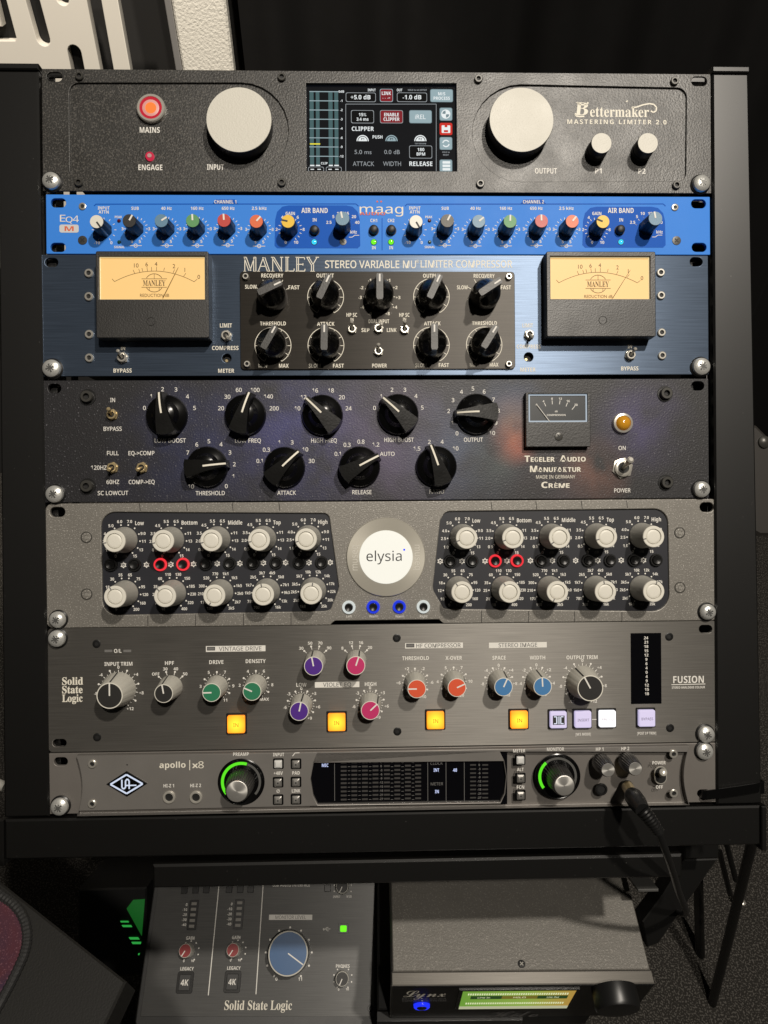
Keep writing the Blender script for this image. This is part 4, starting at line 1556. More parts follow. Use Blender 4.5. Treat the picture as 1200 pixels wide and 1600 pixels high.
for s_, x, y, w_ in (('IN', 176, 625, 7.5), ('BYPASS', 176, 670, 28), ('FULL', 176.3, 708, 18), ('EQ->COMP', 221, 708, 40), ('120HZ', 154.5, 730.7, 24), ('60HZ', 176.3, 753, 19.5), ('COMP->EQ', 221.4, 753, 40), ('SC LOWCUT', 176.5, 770.3, 47), ('LOW BOOST', 266, 688.3, 48), ('LOW FREQ', 387.5, 688.5, 40), ('HIGH FREQ', 506.3, 688.3, 40), ('HIGH BOOST', 623.5, 687.2, 46), ('OUTPUT', 739.7, 687, 30), ('THRESHOLD', 328.5, 770.5, 45), ('ATTACK', 447.8, 770, 29), ('RELEASE', 565.5, 769, 30), ('RATIO', 682.5, 768, 23), ('ON', 972, 700, 11.5), ('POWER', 972.5, 766.3, 26)):
    T(s_, x, y, 6.3, 'ink', 'n', width=w_, z=z, fat=0.012)
nums = [(n5, (('0', 736, 233), ('1', 782, 152), ('2', 862, 103), ('3', 955, 105), ('4', 1035, 153), ('5', 1084, 233), ('7', 1037, 543), ('6', 1100, 487), ('5', 1184, 464), ('10', 1060, 778))),
        (n6, (('20', 117, 244), ('30', 163, 161), ('60', 245, 112), ('100', 363, 112), ('140', 459, 159), ('200', 500, 245), ('10', 668, 245), ('12', 712, 164), ('16', 796, 116), ('18', 910, 116), ('20', 988, 165), ('24', 1037, 245), ('4', 117, 504), ('3', 181, 563), ('2', 213, 648), ('1', 205, 735), ('0', 155, 806), ('0.1', 395, 624), ('0.3', 444, 543), ('1', 536, 490), ('3', 630, 490), ('10', 725, 541), ('30', 770, 624), ('0.1', 958, 573), ('0.3', 1026, 508), ('0.8', 1126, 485))),
        (n7, (('0', 116, 242), ('1', 163, 158), ('2', 242, 111), ('3', 335, 111), ('4', 415, 156), ('5', 461, 239), ('1.2', 126, 506), ('AUTO', 208, 573), ('1.5', 422, 535), ('2', 512, 487), ('4', 604, 486), ('10', 701, 534), ('0', 711, 425), ('1', 675, 350), ('2', 651, 264), ('3', 682, 185), ('4', 743, 125), ('5', 826, 102), ('6', 907, 124), ('7', 974, 182), ('8', 1010, 262), ('9', 992, 350), ('10', 965, 423)))]
for mp_, L_ in nums:
    for s_, x, y in L_:
        T(s_, *mp_(x, y), 6.2, 'ink', 'n', z=z, fat=0.012)


def smallcaps(s, x, y, cap, width):
    """first letters tall, the rest as small capitals; bold"""
    tot = 0
    items = []
    pos = 0.0
    for ch in s:
        big = ch.isupper()
        V, _ = textmesh(ch.upper() if ch != 'g' else 'g', 'b') if ch != ' ' else ([], [])
        k = (1.0 if big else 0.74)
        wd = (max(v[0] for v in V) - min(v[0] for v in V)) * k if V else 0.35
        items.append((ch, k, pos, wd))
        pos += wd + 0.075
    sc_ = width * K / pos
    c = P(x, y)
    for ch, k, p_, wd in items:
        if ch == ' ':
            continue
        cp = capheight('b') * k
        b.text(ch.upper(), (c[0] - width * K / 2 + p_ * sc_, c[1] - (1 - k) * cap * K / 2), cap * k * K, 'inkw', z, 'S' if ch in 'gkf' else 'b', width=wd * sc_, al='l', fat=0.01)


smallcaps('Tegeler Audio', 868, 716.5, 9.6, 98)
smallcaps('Manufaktur', 868.5, 732.5, 9.6, 82)
T('MADE IN GERMANY', 868.3, 745, 5.4, 'inkw', 'n', width=62, z=z)
smallcaps('Cr\u00e8me', 868.5, 757.5, 9.4, 46)
b.build('panel_print', u.root)

# ================================================================== 5  GREY BROWN EQUALISER (2 units)
u = Unit('twin_band_equaliser', 'speckled grey brown two unit equaliser with twenty ivory knobs around a lit white disc', 'audio equaliser', 71.5, 1122.3, (785.5, 780.8), (980, 971))
P = u.P
e1, e2, e3, e4 = cr(60, 780, 4.444), cr(320, 780, 3.243), cr(670, 780, 5.217), cr(880, 780, 4.8)
lo = arcpx(180, 822, 22, 270, 360, 6) + arcpx(506, 811, 9, 0, 90, 4) + [(529.5, 916), (528, 922), (517, 951), (512, 954), (505, 955)] + arcpx(184, 937, 24, 180, 270, 6)
ro = [(688, 813)] + arcpx(703, 811, 12, 290, 360, 4) + arcpx(1022, 817, 22, 0, 90, 6) + arcpx(1019, 928, 27, 90, 180, 6) + [(700, 951.5), (693, 950), (677.5, 923), (676.5, 916)]
yb = -u.hh
notch = [P(516, 975)[0], P(523, 975)[0], P(686, 975)[0], P(693, 975)[0]]
R_ = 0.005
out = rrect(u.x0, -u.hh, u.x1, u.hh, R_)
# walk: rrect starts at the lower right corner; add the notch on the lower edge at the end
out = out + [(notch[0], yb), (notch[1], yb + 0.0030), (notch[2], yb + 0.0030), (notch[3], yb)]
hol = [slotpts(P(89.7, 800), 23 * K, 15 * K), slotpts(P(1104.3, 792.5), 22 * K, 15 * K)]
plate('faceplate', out, [path(lo), path(ro)] + hol, 0.0, 0.0032, 'mus', u.root, 0.0006)
ZN = -0.0016
for xa, xb in ((150, 540), (668, 1052)):
    a_, d_ = P(xa, 962), P(xb, 796)
    b = MB()
    b.box(((a_[0] + d_[0]) / 2, (a_[1] + d_[1]) / 2, ZN - 0.0009), (d_[0] - a_[0], d_[1] - a_[1], 0.0018), 'musn')
    b.build('inset_panel', u.root)
b = MB()
gm = mat('groove shadow line', (0.02, 0.018, 0.016), 0.8)
for x, y0_, y1_ in [(218.6, 786.5, 798), (291.8, 786.5, 798), (363.5, 786, 798), (436.6, 785, 799), (768, 784, 797), (838, 783, 796), (909, 782.5, 795), (979.6, 782, 794)]:
    b.line(P(x - .8, y0_), P(x + .8, y1_), 1.0 * K, 0.00008, gm)
for x, y0_, y1_ in [(231, 962, 978), (305.7, 960, 977.5), (380.5, 958.5, 977), (454.7, 957.5, 976), (752.4, 954, 973), (826, 954, 973), (897.7, 955, 972.5), (971.7, 956, 972)]:
    b.line(P(x, y0_), P(x, y1_), 1.0 * K, 0.00008, gm)
b.build('panel_grooves', u.root)
for q in (e1(333, 265), e1(335, 660), e4(873, 252), e4(875, 663)):
    countersunk(u, *q, 8.5)
rack_screw(u, 89, 968.5, rot=40, r=12.8)
rack_screw(u, 1106.7, 956.5, rot=25, r=12.6)
TL = [(195, 843.5), (267.8, 843.2), (340, 842.5), (411.6, 841.6), (481.8, 840.7)]
BL = [(196, 926.8), (270.8, 926), (344.5, 925), (417.6, 923.6), (489.6, 922)]
TR = [(722.6, 838.8), (791.8, 838.4), (861.7, 838), (932, 837.4), (1002.6, 836.8)]
BR = [(715.8, 920), (787, 919.8), (858.5, 919.6), (930.5, 919.2), (1002.8, 918.8)]
HK = 0.0225
ktop = (0.53196 - HK) / 0.53196


def ivory(px, py, ang):
    c = P(px, py, ZN)
    b = MB()
    R, RB = 17.2 * K * ktop, 20.5 * K * 0.985
    b.lathe((0, 0), [(RB, 0.0006), (RB, 0.0016), (RB * 0.97, 0.0024), (R * 1.02, HK * 0.9), (R, HK - 0.0012)], 'creamd', 48)
    b.lathe((0, 0), [(R, HK - 0.0012), (R * 0.985, HK - 0.0003), (R * 0.94, HK), (R * 0.72, HK), (R * 0.69, HK - 0.0008)], 'cream', 48, cap1=False)
    o = b.build('knob', u.root, (c[0], c[1], ZN))
    b = MB()
    b.lathe((0, 0), [(R * 0.70, HK - 0.0016), (R * 0.655, HK - 0.0008), (R * 0.60, HK - 0.0005), (R * 0.45, HK - 0.0004)], 'cream', 40)
    b.build('cap', o)
    a = rad(ang)
    d = (math.sin(a), math.cos(a))
    b = MB()
    b.line((d[0] * R * 0.70, d[1] * R * 0.70), (d[0] * R * 0.985, d[1] * R * 0.985), 1.8 * K, HK + 0.00005, 'inkg')
    b.build('pointer', o)


AT = [-101, -103, -104, -102, -105]
ABL = [-28, -46, -153, -10, 9]
ABR = [-35, -34, -156, -9, 18]
for L_, A_ in ((TL, AT), (BL, ABL), (TR, [-108, -108, -128, -106, -104]), (BR, ABR)):
    for (x, y), a_ in zip(L_, A_):
        ivory(x, y, a_)
btn = [(174, 882.4), (211, 882.3), (251, 882), (286.3, 881.6), (322, 881), (359, 880.2), (395.5, 879.6), (431.6, 879), (467.4, 878.8), (502.5, 878.6), (703.2, 876.8), (737.5, 876.4), (773.5, 876.4), (807.6, 876), (844.8, 876), (880, 875.8), (918, 875.5), (952.5, 875.4), (989.8, 875.2), (1024.4, 875)]
redr = glow('lit red ring', (255, 55, 65), 0.95)
for k, (x, y) in enumerate(btn):
    c = P(x, y, ZN)
    lit = k in (2, 3, 12, 13)
    b = MB()
    b.lathe((0, 0), [(10.2 * K, 0.0001), (10.0 * K, 0.0016), (9.3 * K, 0.0021), (7.6 * K, 0.0021), (7.2 * K, 0.0012)], redr if lit else 'black', 32, cap1=False)
    b.lathe((0, 0), [(6.8 * K, 0.0002), (6.6 * K, 0.0030), (5.6 * K, 0.0036), (3.5 * K, 0.0033), (0.5 * K, 0.0030)], 'black', 28)
    b.build('push_button', u.root, (c[0], c[1], ZN), 'black button in a lit red ring' if lit else None)
# centre disc
c = P(603, 870.3)
b = MB()
b.lathe((0, 0), [(61.5 * K, 0), (61.5 * K, 0.0010), (60.5 * K, 0.0014)], mat('champagne disc', (0.42, 0.40, 0.345), 0.42, metal=0.35, aniso=0.5), 72)
o = b.build('emblem_disc', u.root, (c[0], c[1], 0))
b = MB()
b.lathe((0, 0), [(41.8 * K, 0.0014), (41.4 * K, 0.0018)], glow('lit white disc', (250, 250, 240), 0.52, (0.5, 0.5, 0.47), 0.4), 56)
b.build('lit_centre', o)
b = MB()
zt = 0.0019
rel = lambda x, y: ((x - 603) * K, (870.3 - y) * K)
b.text('elysia', rel(600, 868.5), 15.5 * K, 'inkd', zt, 'n', width=55 * K)
b.disc(rel(631.5, 859), 1.6 * K, zt, 'eb', 10)
for xx, ro_ in ((553.5, -90), (653, 90)):
    b.text('museq', rel(xx, 871), 10.5 * K, mat('pale disc print', (0.6, 0.58, 0.52), 0.5), zt - 0.0004, 'n', width=39 * K, rot=ro_)
b.build('emblem_print', o)
for x, y, m_ in ((545, 949, 'ew'), (583.2, 948.5, 'eb'), (624, 948.2, 'eb'), (661.6, 948.2, 'ew')):
    c = P(x, y, 0.001)
    b = MB()
    b.lathe((0, 0), [(10.4 * K, 0), (10.2 * K, 0.0012), (9.4 * K, 0.0017), (6.9 * K, 0.0017), (6.6 * K, 0.0008)], glow('lit ring ' + m_, (225, 230, 225) if m_ == 'ew' else (35, 62, 235), 0.85), 32, cap1=False)
    b.lathe((0, 0), [(6.5 * K, 0.0002), (6.2 * K, 0.0030), (5.2 * K, 0.0036), (3.2 * K, 0.0033), (0.5 * K, 0.0030)], 'black', 28)
    b.build('push_button', u.root, (c[0], c[1], 0.0001), 'button in a lit white ring' if m_ == 'ew' else 'button in a lit blue ring')
# print
b = MB()
z = ZN + 0.00012
for s_, x, y, w_ in (('Low', 218, 817.3, 13.5), ('Bottom', 296, 816.6, 24.5), ('Middle', 367.5, 816.5, 22), ('Top', 432.7, 816.3, 11.5), ('High', 504.3, 815.5, 14.5), ('Low', 744.3, 813.4, 12.5), ('Bottom', 819, 813, 23), ('Middle', 888.5, 812.5, 21.5), ('Top', 953.5, 812, 11.5), ('High', 1025.5, 811.5, 15)):
    T(s_, x, y, 6.3, 'ink', 'b', width=w_, z=z)
ang12 = [-150 + 300 / 11 * k for k in range(12)]
gA = ['0', '1.0', '2.5', '4.0', '5.0', '6.0', '7.0', '', '9.0', '11', '13', '15']
gB = ['0', '0.5', '2.0', '3.5', '4.5', '5.5', '6.5', '', '11', '13', '14', '15']
fr_ = ['9 10 12 18 30 55 65 75 95 120 160 200', '18 20 25 35 60 110 130 150 185 230 320 400', '150 170 210 300 520 770 1k1 1k3 1k5 2k0 2k7 3k5', '700 780 1k0 1k7 2k5 3k7 4k9 5k8 7k1 9k3 13k 16k', '1k8 2k0 2k5 3k5 5k7 10k 12k 14k 17k 22k 30k 35k']
for L_, labs, un in ((TL, [gA, gB, gB, gB, gA], 'dB'), (TR, [gA, gB, gB, gB, gA], 'dB'), (BL, [f_.split() for f_ in fr_], 'Hz'), (BR, [f_.split() for f_ in fr_], 'Hz')):
    for (x, y), lab in zip(L_, labs):
        c = P(x, y, ZN)
        for a_, s_ in zip(ang12, lab):
            d = (math.sin(rad(a_)), math.cos(rad(a_)))
            b.disc((c[0] + d[0] * 23.6 * K, c[1] + d[1] * 23.6 * K), 1.25 * K, z, 'ink', 8)
            if s_:
                wd_ = (3.0 * len(s_) - (1.2 if '.' in s_ else 0)) * K
                qx = c[0] + d[0] * 26.2 * K + math.copysign(wd_ / 2, d[0]) * min(1, abs(d[0]) * 1.6)
                qy = c[1] + d[1] * 26.0 * K + (3.2 * K * d[1] if abs(d[1]) > .4 else 0)
                b.text(s_, (qx, qy), 4.5 * K, 'ink', z, 'b', width=wd_ if len(s_) > 1 else None)
        b.text(un, (c[0], c[1] - 25.5 * K), 4.2 * K, 'inkg', z, 'b')
for x, y in ((193, 883), (229, 882.5), (267, 882), (302.6, 881.4), (339.4, 880.6), (375, 880.2), (411.6, 879.5), (446.4, 879), (482.8, 879), (516, 878.7), (687.8, 876.9), (721.8, 876.8), (757.8, 876.6), (792, 876.4), (828.7, 876), (863, 876), (899.4, 875.9), (934, 875.7), (970.6, 875.5), (1005.4, 875.4)):
    c = P(x, y, ZN)
    b.ring(c, 2.3 * K, 3.6 * K, 0, 360, z, 'ink', 16)
    for q in range(6):
        a = rad(60 * q + 30)
        b.line((c[0] + 3.4 * K * math.cos(a), c[1] + 3.4 * K * math.sin(a)), (c[0] + 4.7 * K * math.cos(a), c[1] + 4.7 * K * math.sin(a)), 1.5 * K, z, 'ink')
    b.line((c[0] - 1.4 * K, c[1]), (c[0] + 1.4 * K, c[1] + random.choice((-1, 0, 1)) * K), 1 * K, z, 'ink')
for s_, x in (('Left', 545.5), ('Warm', 583.8), ('Warm', 624.5), ('Right', 662)):
    T(s_, x, 963, 3.6, 'ink', 'n', z=0.00012)
b.build('panel_print', u.root)

# ================================================================== 6  CHARCOAL COLOUR PROCESSOR (2 units)
u = Unit('colour_processor', 'charcoal brushed processor with coloured knob caps and lit orange and white square buttons', 'audio processor', 75, 1121.5, (981.5, 970.5), (1173.6, 1161.3))
P = u.P
f5, f6, f7, f8 = cr(60, 970, 4.444), cr(300, 970, 3.75), cr(600, 970, 4.286), cr(860, 970, 4.444)
hol = [slotpts(P(93, 1161), 21 * K, 12 * K), slotpts(P(1102.6, 982.8), 21 * K, 12.5 * K)]
plate('faceplate', u.rect(0.003), hol, 0.0, 0.003, 'fus', u.root, 0.0004)
rack_screw(u, 88.3, 998, rot=20, r=13.2)
rack_screw(u, 1104, 1147.8, rot=70, r=13.2)
for q in ((150.7, 1006), (151.6, 1152), (620, 997), (621, 1143), (1046, 994.8), (1047.4, 1137.6)):
    socket_screw(u, *q, 6.3, 'black', 0.0006)
HS = 0.0185
kn = [(171.4, 1087, 20.5, 29, 'charcoal', 0, 24), (255.8, 1083.6, 14.6, 20, 'charcoal', -10, 16), (330.7, 1082, 14.7, 18.5, 'green', -91, 16), (393.9, 1080.2, 14.7, 18.5, 'green', -66, 16),
      (489.9, 1040.7, 15, 17.5, 'violet', -11, 16), (556, 1040, 15, 17.5, 'pink', 19, 16), (467.5, 1111.3, 15, 18.5, 'violet', 12, 16), (578.7, 1110, 15, 18.5, 'pink', 47, 16),
      (651.3, 1076.3, 14.8, 18.5, 'coral', -90, 16), (713.9, 1074.3, 14.8, 18.5, 'coral', 66, 16), (786.7, 1073.3, 14.8, 18.5, 'blueb', 25, 16), (847.8, 1072.7, 14.8, 18.5, 'blueb', -3, 16),
      (922.3, 1075.3, 20.8, 28, 'charcoal', -28, 24)]
fc = []
NM = dict(charcoal='black', green='green', violet='violet', pink='pink', coral='orange red', blueb='blue')
for x, y, r, rb, m_, a_, nf in kn:
    h = HS if r < 18 else 0.0185
    k_ = knob_simple(u, x, y, r, h, rb * 0.93, 'ssk', m_, a_, 'ink', fl=lambda k, nf=nf: 1 - 0.018 * ((k % 6) in (0,)), rim='cream', seg=96, capr=0.91, lw=2.2, l0=0.0, l1=0.94, side_line='inkd' if m_ != 'x' else None, label=NM[m_] + ' capped knob with pale fluted skirt')
    fc.append((k_.location.x, k_.location.y))


def square_button(px, py, sz, m_, txt=None, name='lit_button', ink='inkd', icon=False):
    c = P(px, py, 0.003)
    s_ = sz * K
    b = MB()
    b.prism(rrect(-s_ * 0.56, -s_ * 0.56, s_ * 0.56, s_ * 0.56, 0.0006), 0, 0.0009, 'black', 0.0003)
    o = b.build(name, u.root, (c[0], c[1], 0.00005))
    b = MB()
    q = s_ * 0.47
    lo_ = rrect(-q, -q, q, q, 0.0010, 4)
    hi_ = rrect(-q * .9, -q * .9, q * .9, q * .9, 0.0008, 4)
    b.loft([[(x, y, 0.0009) for x, y in lo_], [(x, y, 0.0032) for x, y in lo_], [(x, y, 0.0038) for x, y in hi_]], m_)
    b.build('button_cap', o)
    b = MB()
    if icon:
        g = s_ * 0.26
        b.poly([(-g * 1.3, -g), (g * 1.3, -g), (g * 1.3, g), (-g * 1.3, g)], 0.00384, 'inkd')
        for sx in (-1, 1):
            b.pathline([(sx * g * 1.05, g * .75), (sx * g * .45, g * .75), (sx * g * .45, -g * .75), (sx * g * 1.05, -g * .75)], g * 0.2, 0.00388, 'ew')
            b.line((sx * g * .12, g * .85), (sx * g * .12, -g * .85), g * 0.12, 0.00388, 'ew')
    if txt:
        b.text(txt, (0, -0.0002), s_ * 0.15 if len(txt) > 3 else s_ * .2, ink, 0.00386, 'n', width=s_ * (0.27 if len(txt) < 3 else 0.66))
    if icon or txt:
        b.build('button_print', o)
    else:
        b.bm.free()


amb = bpy.data.materials.new('lit amber button')
amb.use_nodes = True
nt = amb.node_tree
bs = nt.nodes['Principled BSDF']
bs.inputs['Base Color'].default_value = (0.5, 0.25, 0.03, 1)
bs.inputs['Roughness'].default_value = 0.4
tc = nt.nodes.new('ShaderNodeTexCoord')
ln = nt.nodes.new('ShaderNodeVectorMath')
ln.operation = 'LENGTH'
mpn = nt.nodes.new('ShaderNodeMapping')
mpn.inputs['Scale'].default_value = (1, 1, 0)
nt.links.new(tc.outputs['Object'], mpn.inputs['Vector'])
nt.links.new(mpn.outputs[0], ln.inputs[0])
mr = nt.nodes.new('ShaderNodeMapRange')
mr.inputs[1].default_value = 0.0010
mr.inputs[2].default_value = 0.0075
nt.links.new(ln.outputs['Value'], mr.inputs[0])
mx = nt.nodes.new('ShaderNodeMix')
mx.data_type = 'RGBA'
mx.inputs[6].default_value = (*lin(255, 205, 45), 1)
mx.inputs[7].default_value = (*lin(225, 118, 18), 1)
nt.links.new(mr.outputs[0], mx.inputs[0])
nt.links.new(mx.outputs[2], bs.inputs['Emission Color'])
bs.inputs['Emission Strength'].default_value = 1.5
for x, y in ((368.8, 1132), (526, 1128.7), (680.5, 1125.7), (811.4, 1124.8)):
    square_button(x, y, 28.5, amb, 'IN', 'amber_button', mat('brown button print', (0.10, 0.04, 0.01), .5))
lil = glow('lit lilac button', (205, 195, 235), 0.72, (0.35, 0.33, 0.38))
wht = glow('lit white button', (250, 250, 255), 1.0, (0.5, 0.5, 0.5))
vio = mat('violet button print', (0.12, 0.09, 0.16), .5)
square_button(872.5, 1124.8, 27.5, lil, None, 'white_button', 'inkd', True)
square_button(911, 1124.2, 27.5, lil, 'INSERT', 'white_button', vio)
square_button(949.3, 1123.3, 27.5, wht, 'PRE EQ', 'white_button', vio)
square_button(1010.8, 1122.4, 27.5, lil, 'BYPASS', 'white_button', vio)
# level meter window
A, B = P(986, 1099.5), P(1032.5, 988.7)
b = MB()
b.box(((A[0] + B[0]) / 2, (A[1] + B[1]) / 2, 0.0001), (B[0] - A[0], B[1] - A[1], 0.0008), 'glass')
lm = b.build('level_meter', u.root)
b = MB()
for k, s_ in enumerate('24 21 18 15 12 9 6 4 0 4 9 12 15 18'.split()):
    b.text(s_, P(1009 + k * 0.1, 996.5 + k * 6.7), 4.4 * K, 'ink', 0.00062, 'b')
b.build('meter_print', lm)
b = MB()
z = 0.00012
for k, s_ in enumerate(('Solid', 'State', 'Logic')):
    T(s_, 97, 1064.3 + 13.4 * k, 11.2, 'inkw', 'S', width=(32, 31.5, 31.5)[k], z=z, al='l', fat=0.012)
for s_, x, y, w_ in (('O/L', 184, 1017, 11.5), ('INPUT TRIM', 185, 1037.3, 43), ('HPF', 264.8, 1036, 14), ('DRIVE', 338, 1034.5, 22), ('DENSITY', 399.5, 1033, 31), ('LOW', 471, 1070, 16), ('HIGH', 579, 1068.8, 18), ('THRESHOLD', 649.3, 1028.3, 42), ('X-OVER', 709, 1028, 26), ('SPACE', 779.7, 1027.7, 21), ('WIDTH', 839.8, 1027.5, 24.5), ('OUTPUT TRIM', 909.4, 1027, 49.5)):
    T(s_, x, y, 5.9, 'ink', 'b', width=w_, z=z)
for xa, xb, ya, yb_, s_, lamp_ in ((321.8, 414.8, 1008.3, 1018.6, 'VINTAGE DRIVE', True), (492, 561.5, 1064.8, 1074.5, 'VIOLET EQ', False), (633, 723.3, 1003.8, 1013.3, 'HF COMPRESSOR', True), (764, 854.3, 1003, 1012.7, 'STEREO IMAGE', False)):
    a_, d_ = P(xa, yb_), P(xb, ya)
    b_keep, b = b, MB()
    b.poly(rrect(a_[0], a_[1], d_[0], d_[1], 0), z, 'ink')
    T(s_, (xa + xb) / 2 + (7 if lamp_ else 0), (ya + yb_) / 2, 6.2, 'inkg', 'n', width=(66 if s_[0] == 'V' and lamp_ else 44 if s_[0] == 'V' else 70 if s_[0] == 'H' else 61), z=z + 0.00006, fat=0.01)
    if lamp_:
        p_ = (xa + 8, (ya + yb_) / 2)
        a_, d_ = P(p_[0] - 6.3, p_[1] + 3), P(p_[0] + 6.3, p_[1] - 3)
        b.poly(rrect(a_[0], a_[1], d_[0], d_[1], 0), z + 0.00006, 'inkd')
        b.poly(rrect(a_[0] + K, a_[1] + K, d_[0] - K, d_[1] - K, 0), z + 0.0001, 'inkg')
    b.build('title_bar', u.root)
    b = b_keep
for x in (169.5, 199):
    a_, d_ = P(x - 6, 1019), P(x + 6, 1015)
    b.poly(rrect(a_[0], a_[1], d_[0], d_[1], 0), z, 'inkg')
b.build('panel_print', u.root)
b = MB()
T('FUSION', 1075.8, 1061.7, 11, 'ink', 'b', width=49, z=z)
b.line(P(1049, 1069.8), P(1102, 1068.6), 1.2 * K, z, 'ink')
T('STEREO ANALOGUE COLOUR', 1075.6, 1074, 3.6, 'ink', 'b', width=53, z=z)
b.build('model_logo', u.root)
b = MB()
T('[M/S MODE]', 911.3, 1147.2, 4.2, 'ink', 'b', width=24, z=z)
T('[POST I/P TRIM]', 1010.5, 1145.6, 4.2, 'ink', 'b', width=30, z=z)
b.line(P(925, 1124), P(935, 1124), 1 * K, z, 'ink')


def scale(c, labs, r0, r1, rl, a0=-150, a1=150, minor=1, cap=4.6, dots=True):
    """ticks, dots and numbers round a knob"""
    n = len(labs) - 1
    for k, s_ in enumerate(labs):
        a = a0 + (a1 - a0) * k / n
        d = (math.sin(rad(a)), math.cos(rad(a)))
        b.line((c[0] + d[0] * r0 * K, c[1] + d[1] * r0 * K), (c[0] + d[0] * r1 * K, c[1] + d[1] * r1 * K), 0.95 * K, z, 'ink')
        if s_ == '.':
            b.disc((c[0] + d[0] * (r1 + 1.5) * K, c[1] + d[1] * (r1 + 1.5) * K), 1.6 * K, z, 'ink', 8)
        elif s_:
            rr = rl + 0.8 * len(s_) * abs(d[0])
            b.text(s_, (c[0] + d[0] * rr * K, c[1] + d[1] * rr * K), cap * K, 'ink', z, 'b')
            if minor == 2:
                b.disc((c[0] + d[0] * (r1 + 1.5) * K, c[1] + d[1] * (r1 + 1.5) * K), 1.6 * K, z, 'ink', 8)
        if minor == 1 and k < n:
            a = a0 + (a1 - a0) * (k + .5) / n
            d = (math.sin(rad(a)), math.cos(rad(a)))
            b.line((c[0] + d[0] * r0 * K, c[1] + d[1] * r0 * K), (c[0] + d[0] * (r0 + (r1 - r0) * .6) * K, c[1] + d[1] * (r0 + (r1 - r0) * .6) * K), 0.8 * K, z, 'ink')


big = ['-12', '.', '-8', '.', '-4', '.', '0', '.', '+4', '.', '+8', '.', '+12']
scale(fc[0], big, 26, 30, 34)
scale(fc[12], big, 26, 30, 34)
scale(fc[1], ['OFF', '30', '40', '50'], 19, 23, 29, -48, 48, 2)
scale(fc[2], ['1', '.', '3', '.', '5', '.', '7', '.', '9', '.', '11'], 18, 20.5, 24.5)
scale(fc[3], ['MIN', '.', '2', '.', '4', '.', '6', '.', '8', '.', 'MAX'], 18, 20.5, 24.5)
scale(fc[4], ['30', '50', '70', '90'], 18, 21.5, 28, -48, 48, 2)
scale(fc[5], ['8', '12', '16', '20'], 18, 21.5, 28, -48, 48, 2)
pm = ['-9', '.', '-6', '.', '-3', '.', '0', '.', '+3', '.', '+6', '.', '+9']
scale(fc[6], pm, 18, 20.5, 24.5)
scale(fc[7], pm, 18, 20.5, 24.5)
scale(fc[8], ['+10', '.', '+6', '.', '+2', '.', '-2', '.', '-6', '.', '-10'], 18, 20.5, 24.5)
scale(fc[9], ['3', '.', '4', '.', '5', '.', '7', '.', '10', '.', '20'], 18, 20.5, 24.5)
scale(fc[10], ['-12', '.', '-8', '.', '-4', '.', '0', '.', '+4', '.', '+8', '.', '+12'], 18, 20.5, 24.5)
scale(fc[11], ['-6', '.', '-4', '.', '-2', '.', '0', '.', '+2', '.', '+4', '.', '+6'], 18, 20.5, 24.5)
b.build('panel_print', u.root)

# ================================================================== 7  GUNMETAL AUDIO INTERFACE (1 unit)
u = Unit('rack_audio_interface', 'gunmetal interface with two green ringed knobs and black level display, lowest in the rack', 'audio interface', 75.5, 1118.5, (1176.3, 1162), (1272, 1253.5))
P = u.P
a1, a2, a3, a4 = cr(60, 1160, 4.286), cr(320, 1160, 5.0), cr(480, 1160, 3.75), cr(790, 1150, 2.927)
xl_, xr_ = P(124, 1222)[0], P(1072.5, 1210)[0]
tie_hole = P(*a4(905, 263))
hol = [slotpts(P(95, 1190), 21 * K, 13 * K), slotpts(tie_hole, 20 * K, 12 * K)]
plate('faceplate', u.rect(0.0004), hol, 0.0, 0.003, 'apoe', u.root, 0.0004)
# raised centre with scalloped ends
FZ = 0.0055
ptsL = [(xl_ + 0.0038 * math.sin(PI * (k / 10)), u.hh - 0.0002 - (2 * u.hh - 0.0004) * k / 10) for k in range(11)]
ptsR = [(xr_ - 0.0038 * math.sin(PI * (k / 10)), -u.hh + 0.0002 + (2 * u.hh - 0.0004) * k / 10) for k in range(11)]
gl_ = [P(*a3(x, y), FZ) for x, y in ((62, 64), (1125, 58), (1150, 110), (1165, 200), (1155, 300), (1130, 352), (62, 366), (35, 310), (20, 215), (38, 120))]
plate('centre_panel', ptsL + ptsR, [gl_], FZ, 0.0054, 'apo', u.root, 0.0006)
rack_screw(u, 92.5, 1261, rot=35, r=13.5)
rack_screw(u, 1102, 1174.5, rot=15, r=13.2)
for q in (a1(358, 147), a1(357, 415), a4(770, 84), a4(771, 264)):
    socket_screw(u, *q, 6.5, 'steelg', 0.0012, FZ)
# diamond emblem
c = P(*a1(594, 275), FZ)
dm = lambda kx, ky: [(-kx * K, 0), (0, -ky * K), (kx * K, 0), (0, ky * K)]
b = MB()
b.prism(dm(31, 19.5), 0, 0.0012, 'gloss', 0.0004)
o = b.build('diamond_emblem', u.root, (c[0], c[1], FZ))
b = MB()
wl = glow('cold white lit emblem', (215, 225, 245), 0.95)
dd = dm(24.5, 14.5)
for k in range(4):
    b.line(dd[k], dd[(k + 1) % 4], 2.6 * K, 0.00125 + k * 0.00001, wl)
b.pathline([(-7 * K, 7 * K), (-7 * K, -5 * K), (-4.5 * K, -7.5 * K), (-1.5 * K, -5 * K), (-1.5 * K, 5 * K), (1.2 * K, 8 * K), (4 * K, 5 * K), (4 * K, -7.5 * K)], 2.2 * K, 0.0013, wl)
b.line((-1 * K, -2 * K), (15 * K, -2 * K), 2.0 * K, 0.00131, wl)
b.build('lit_monogram', o)
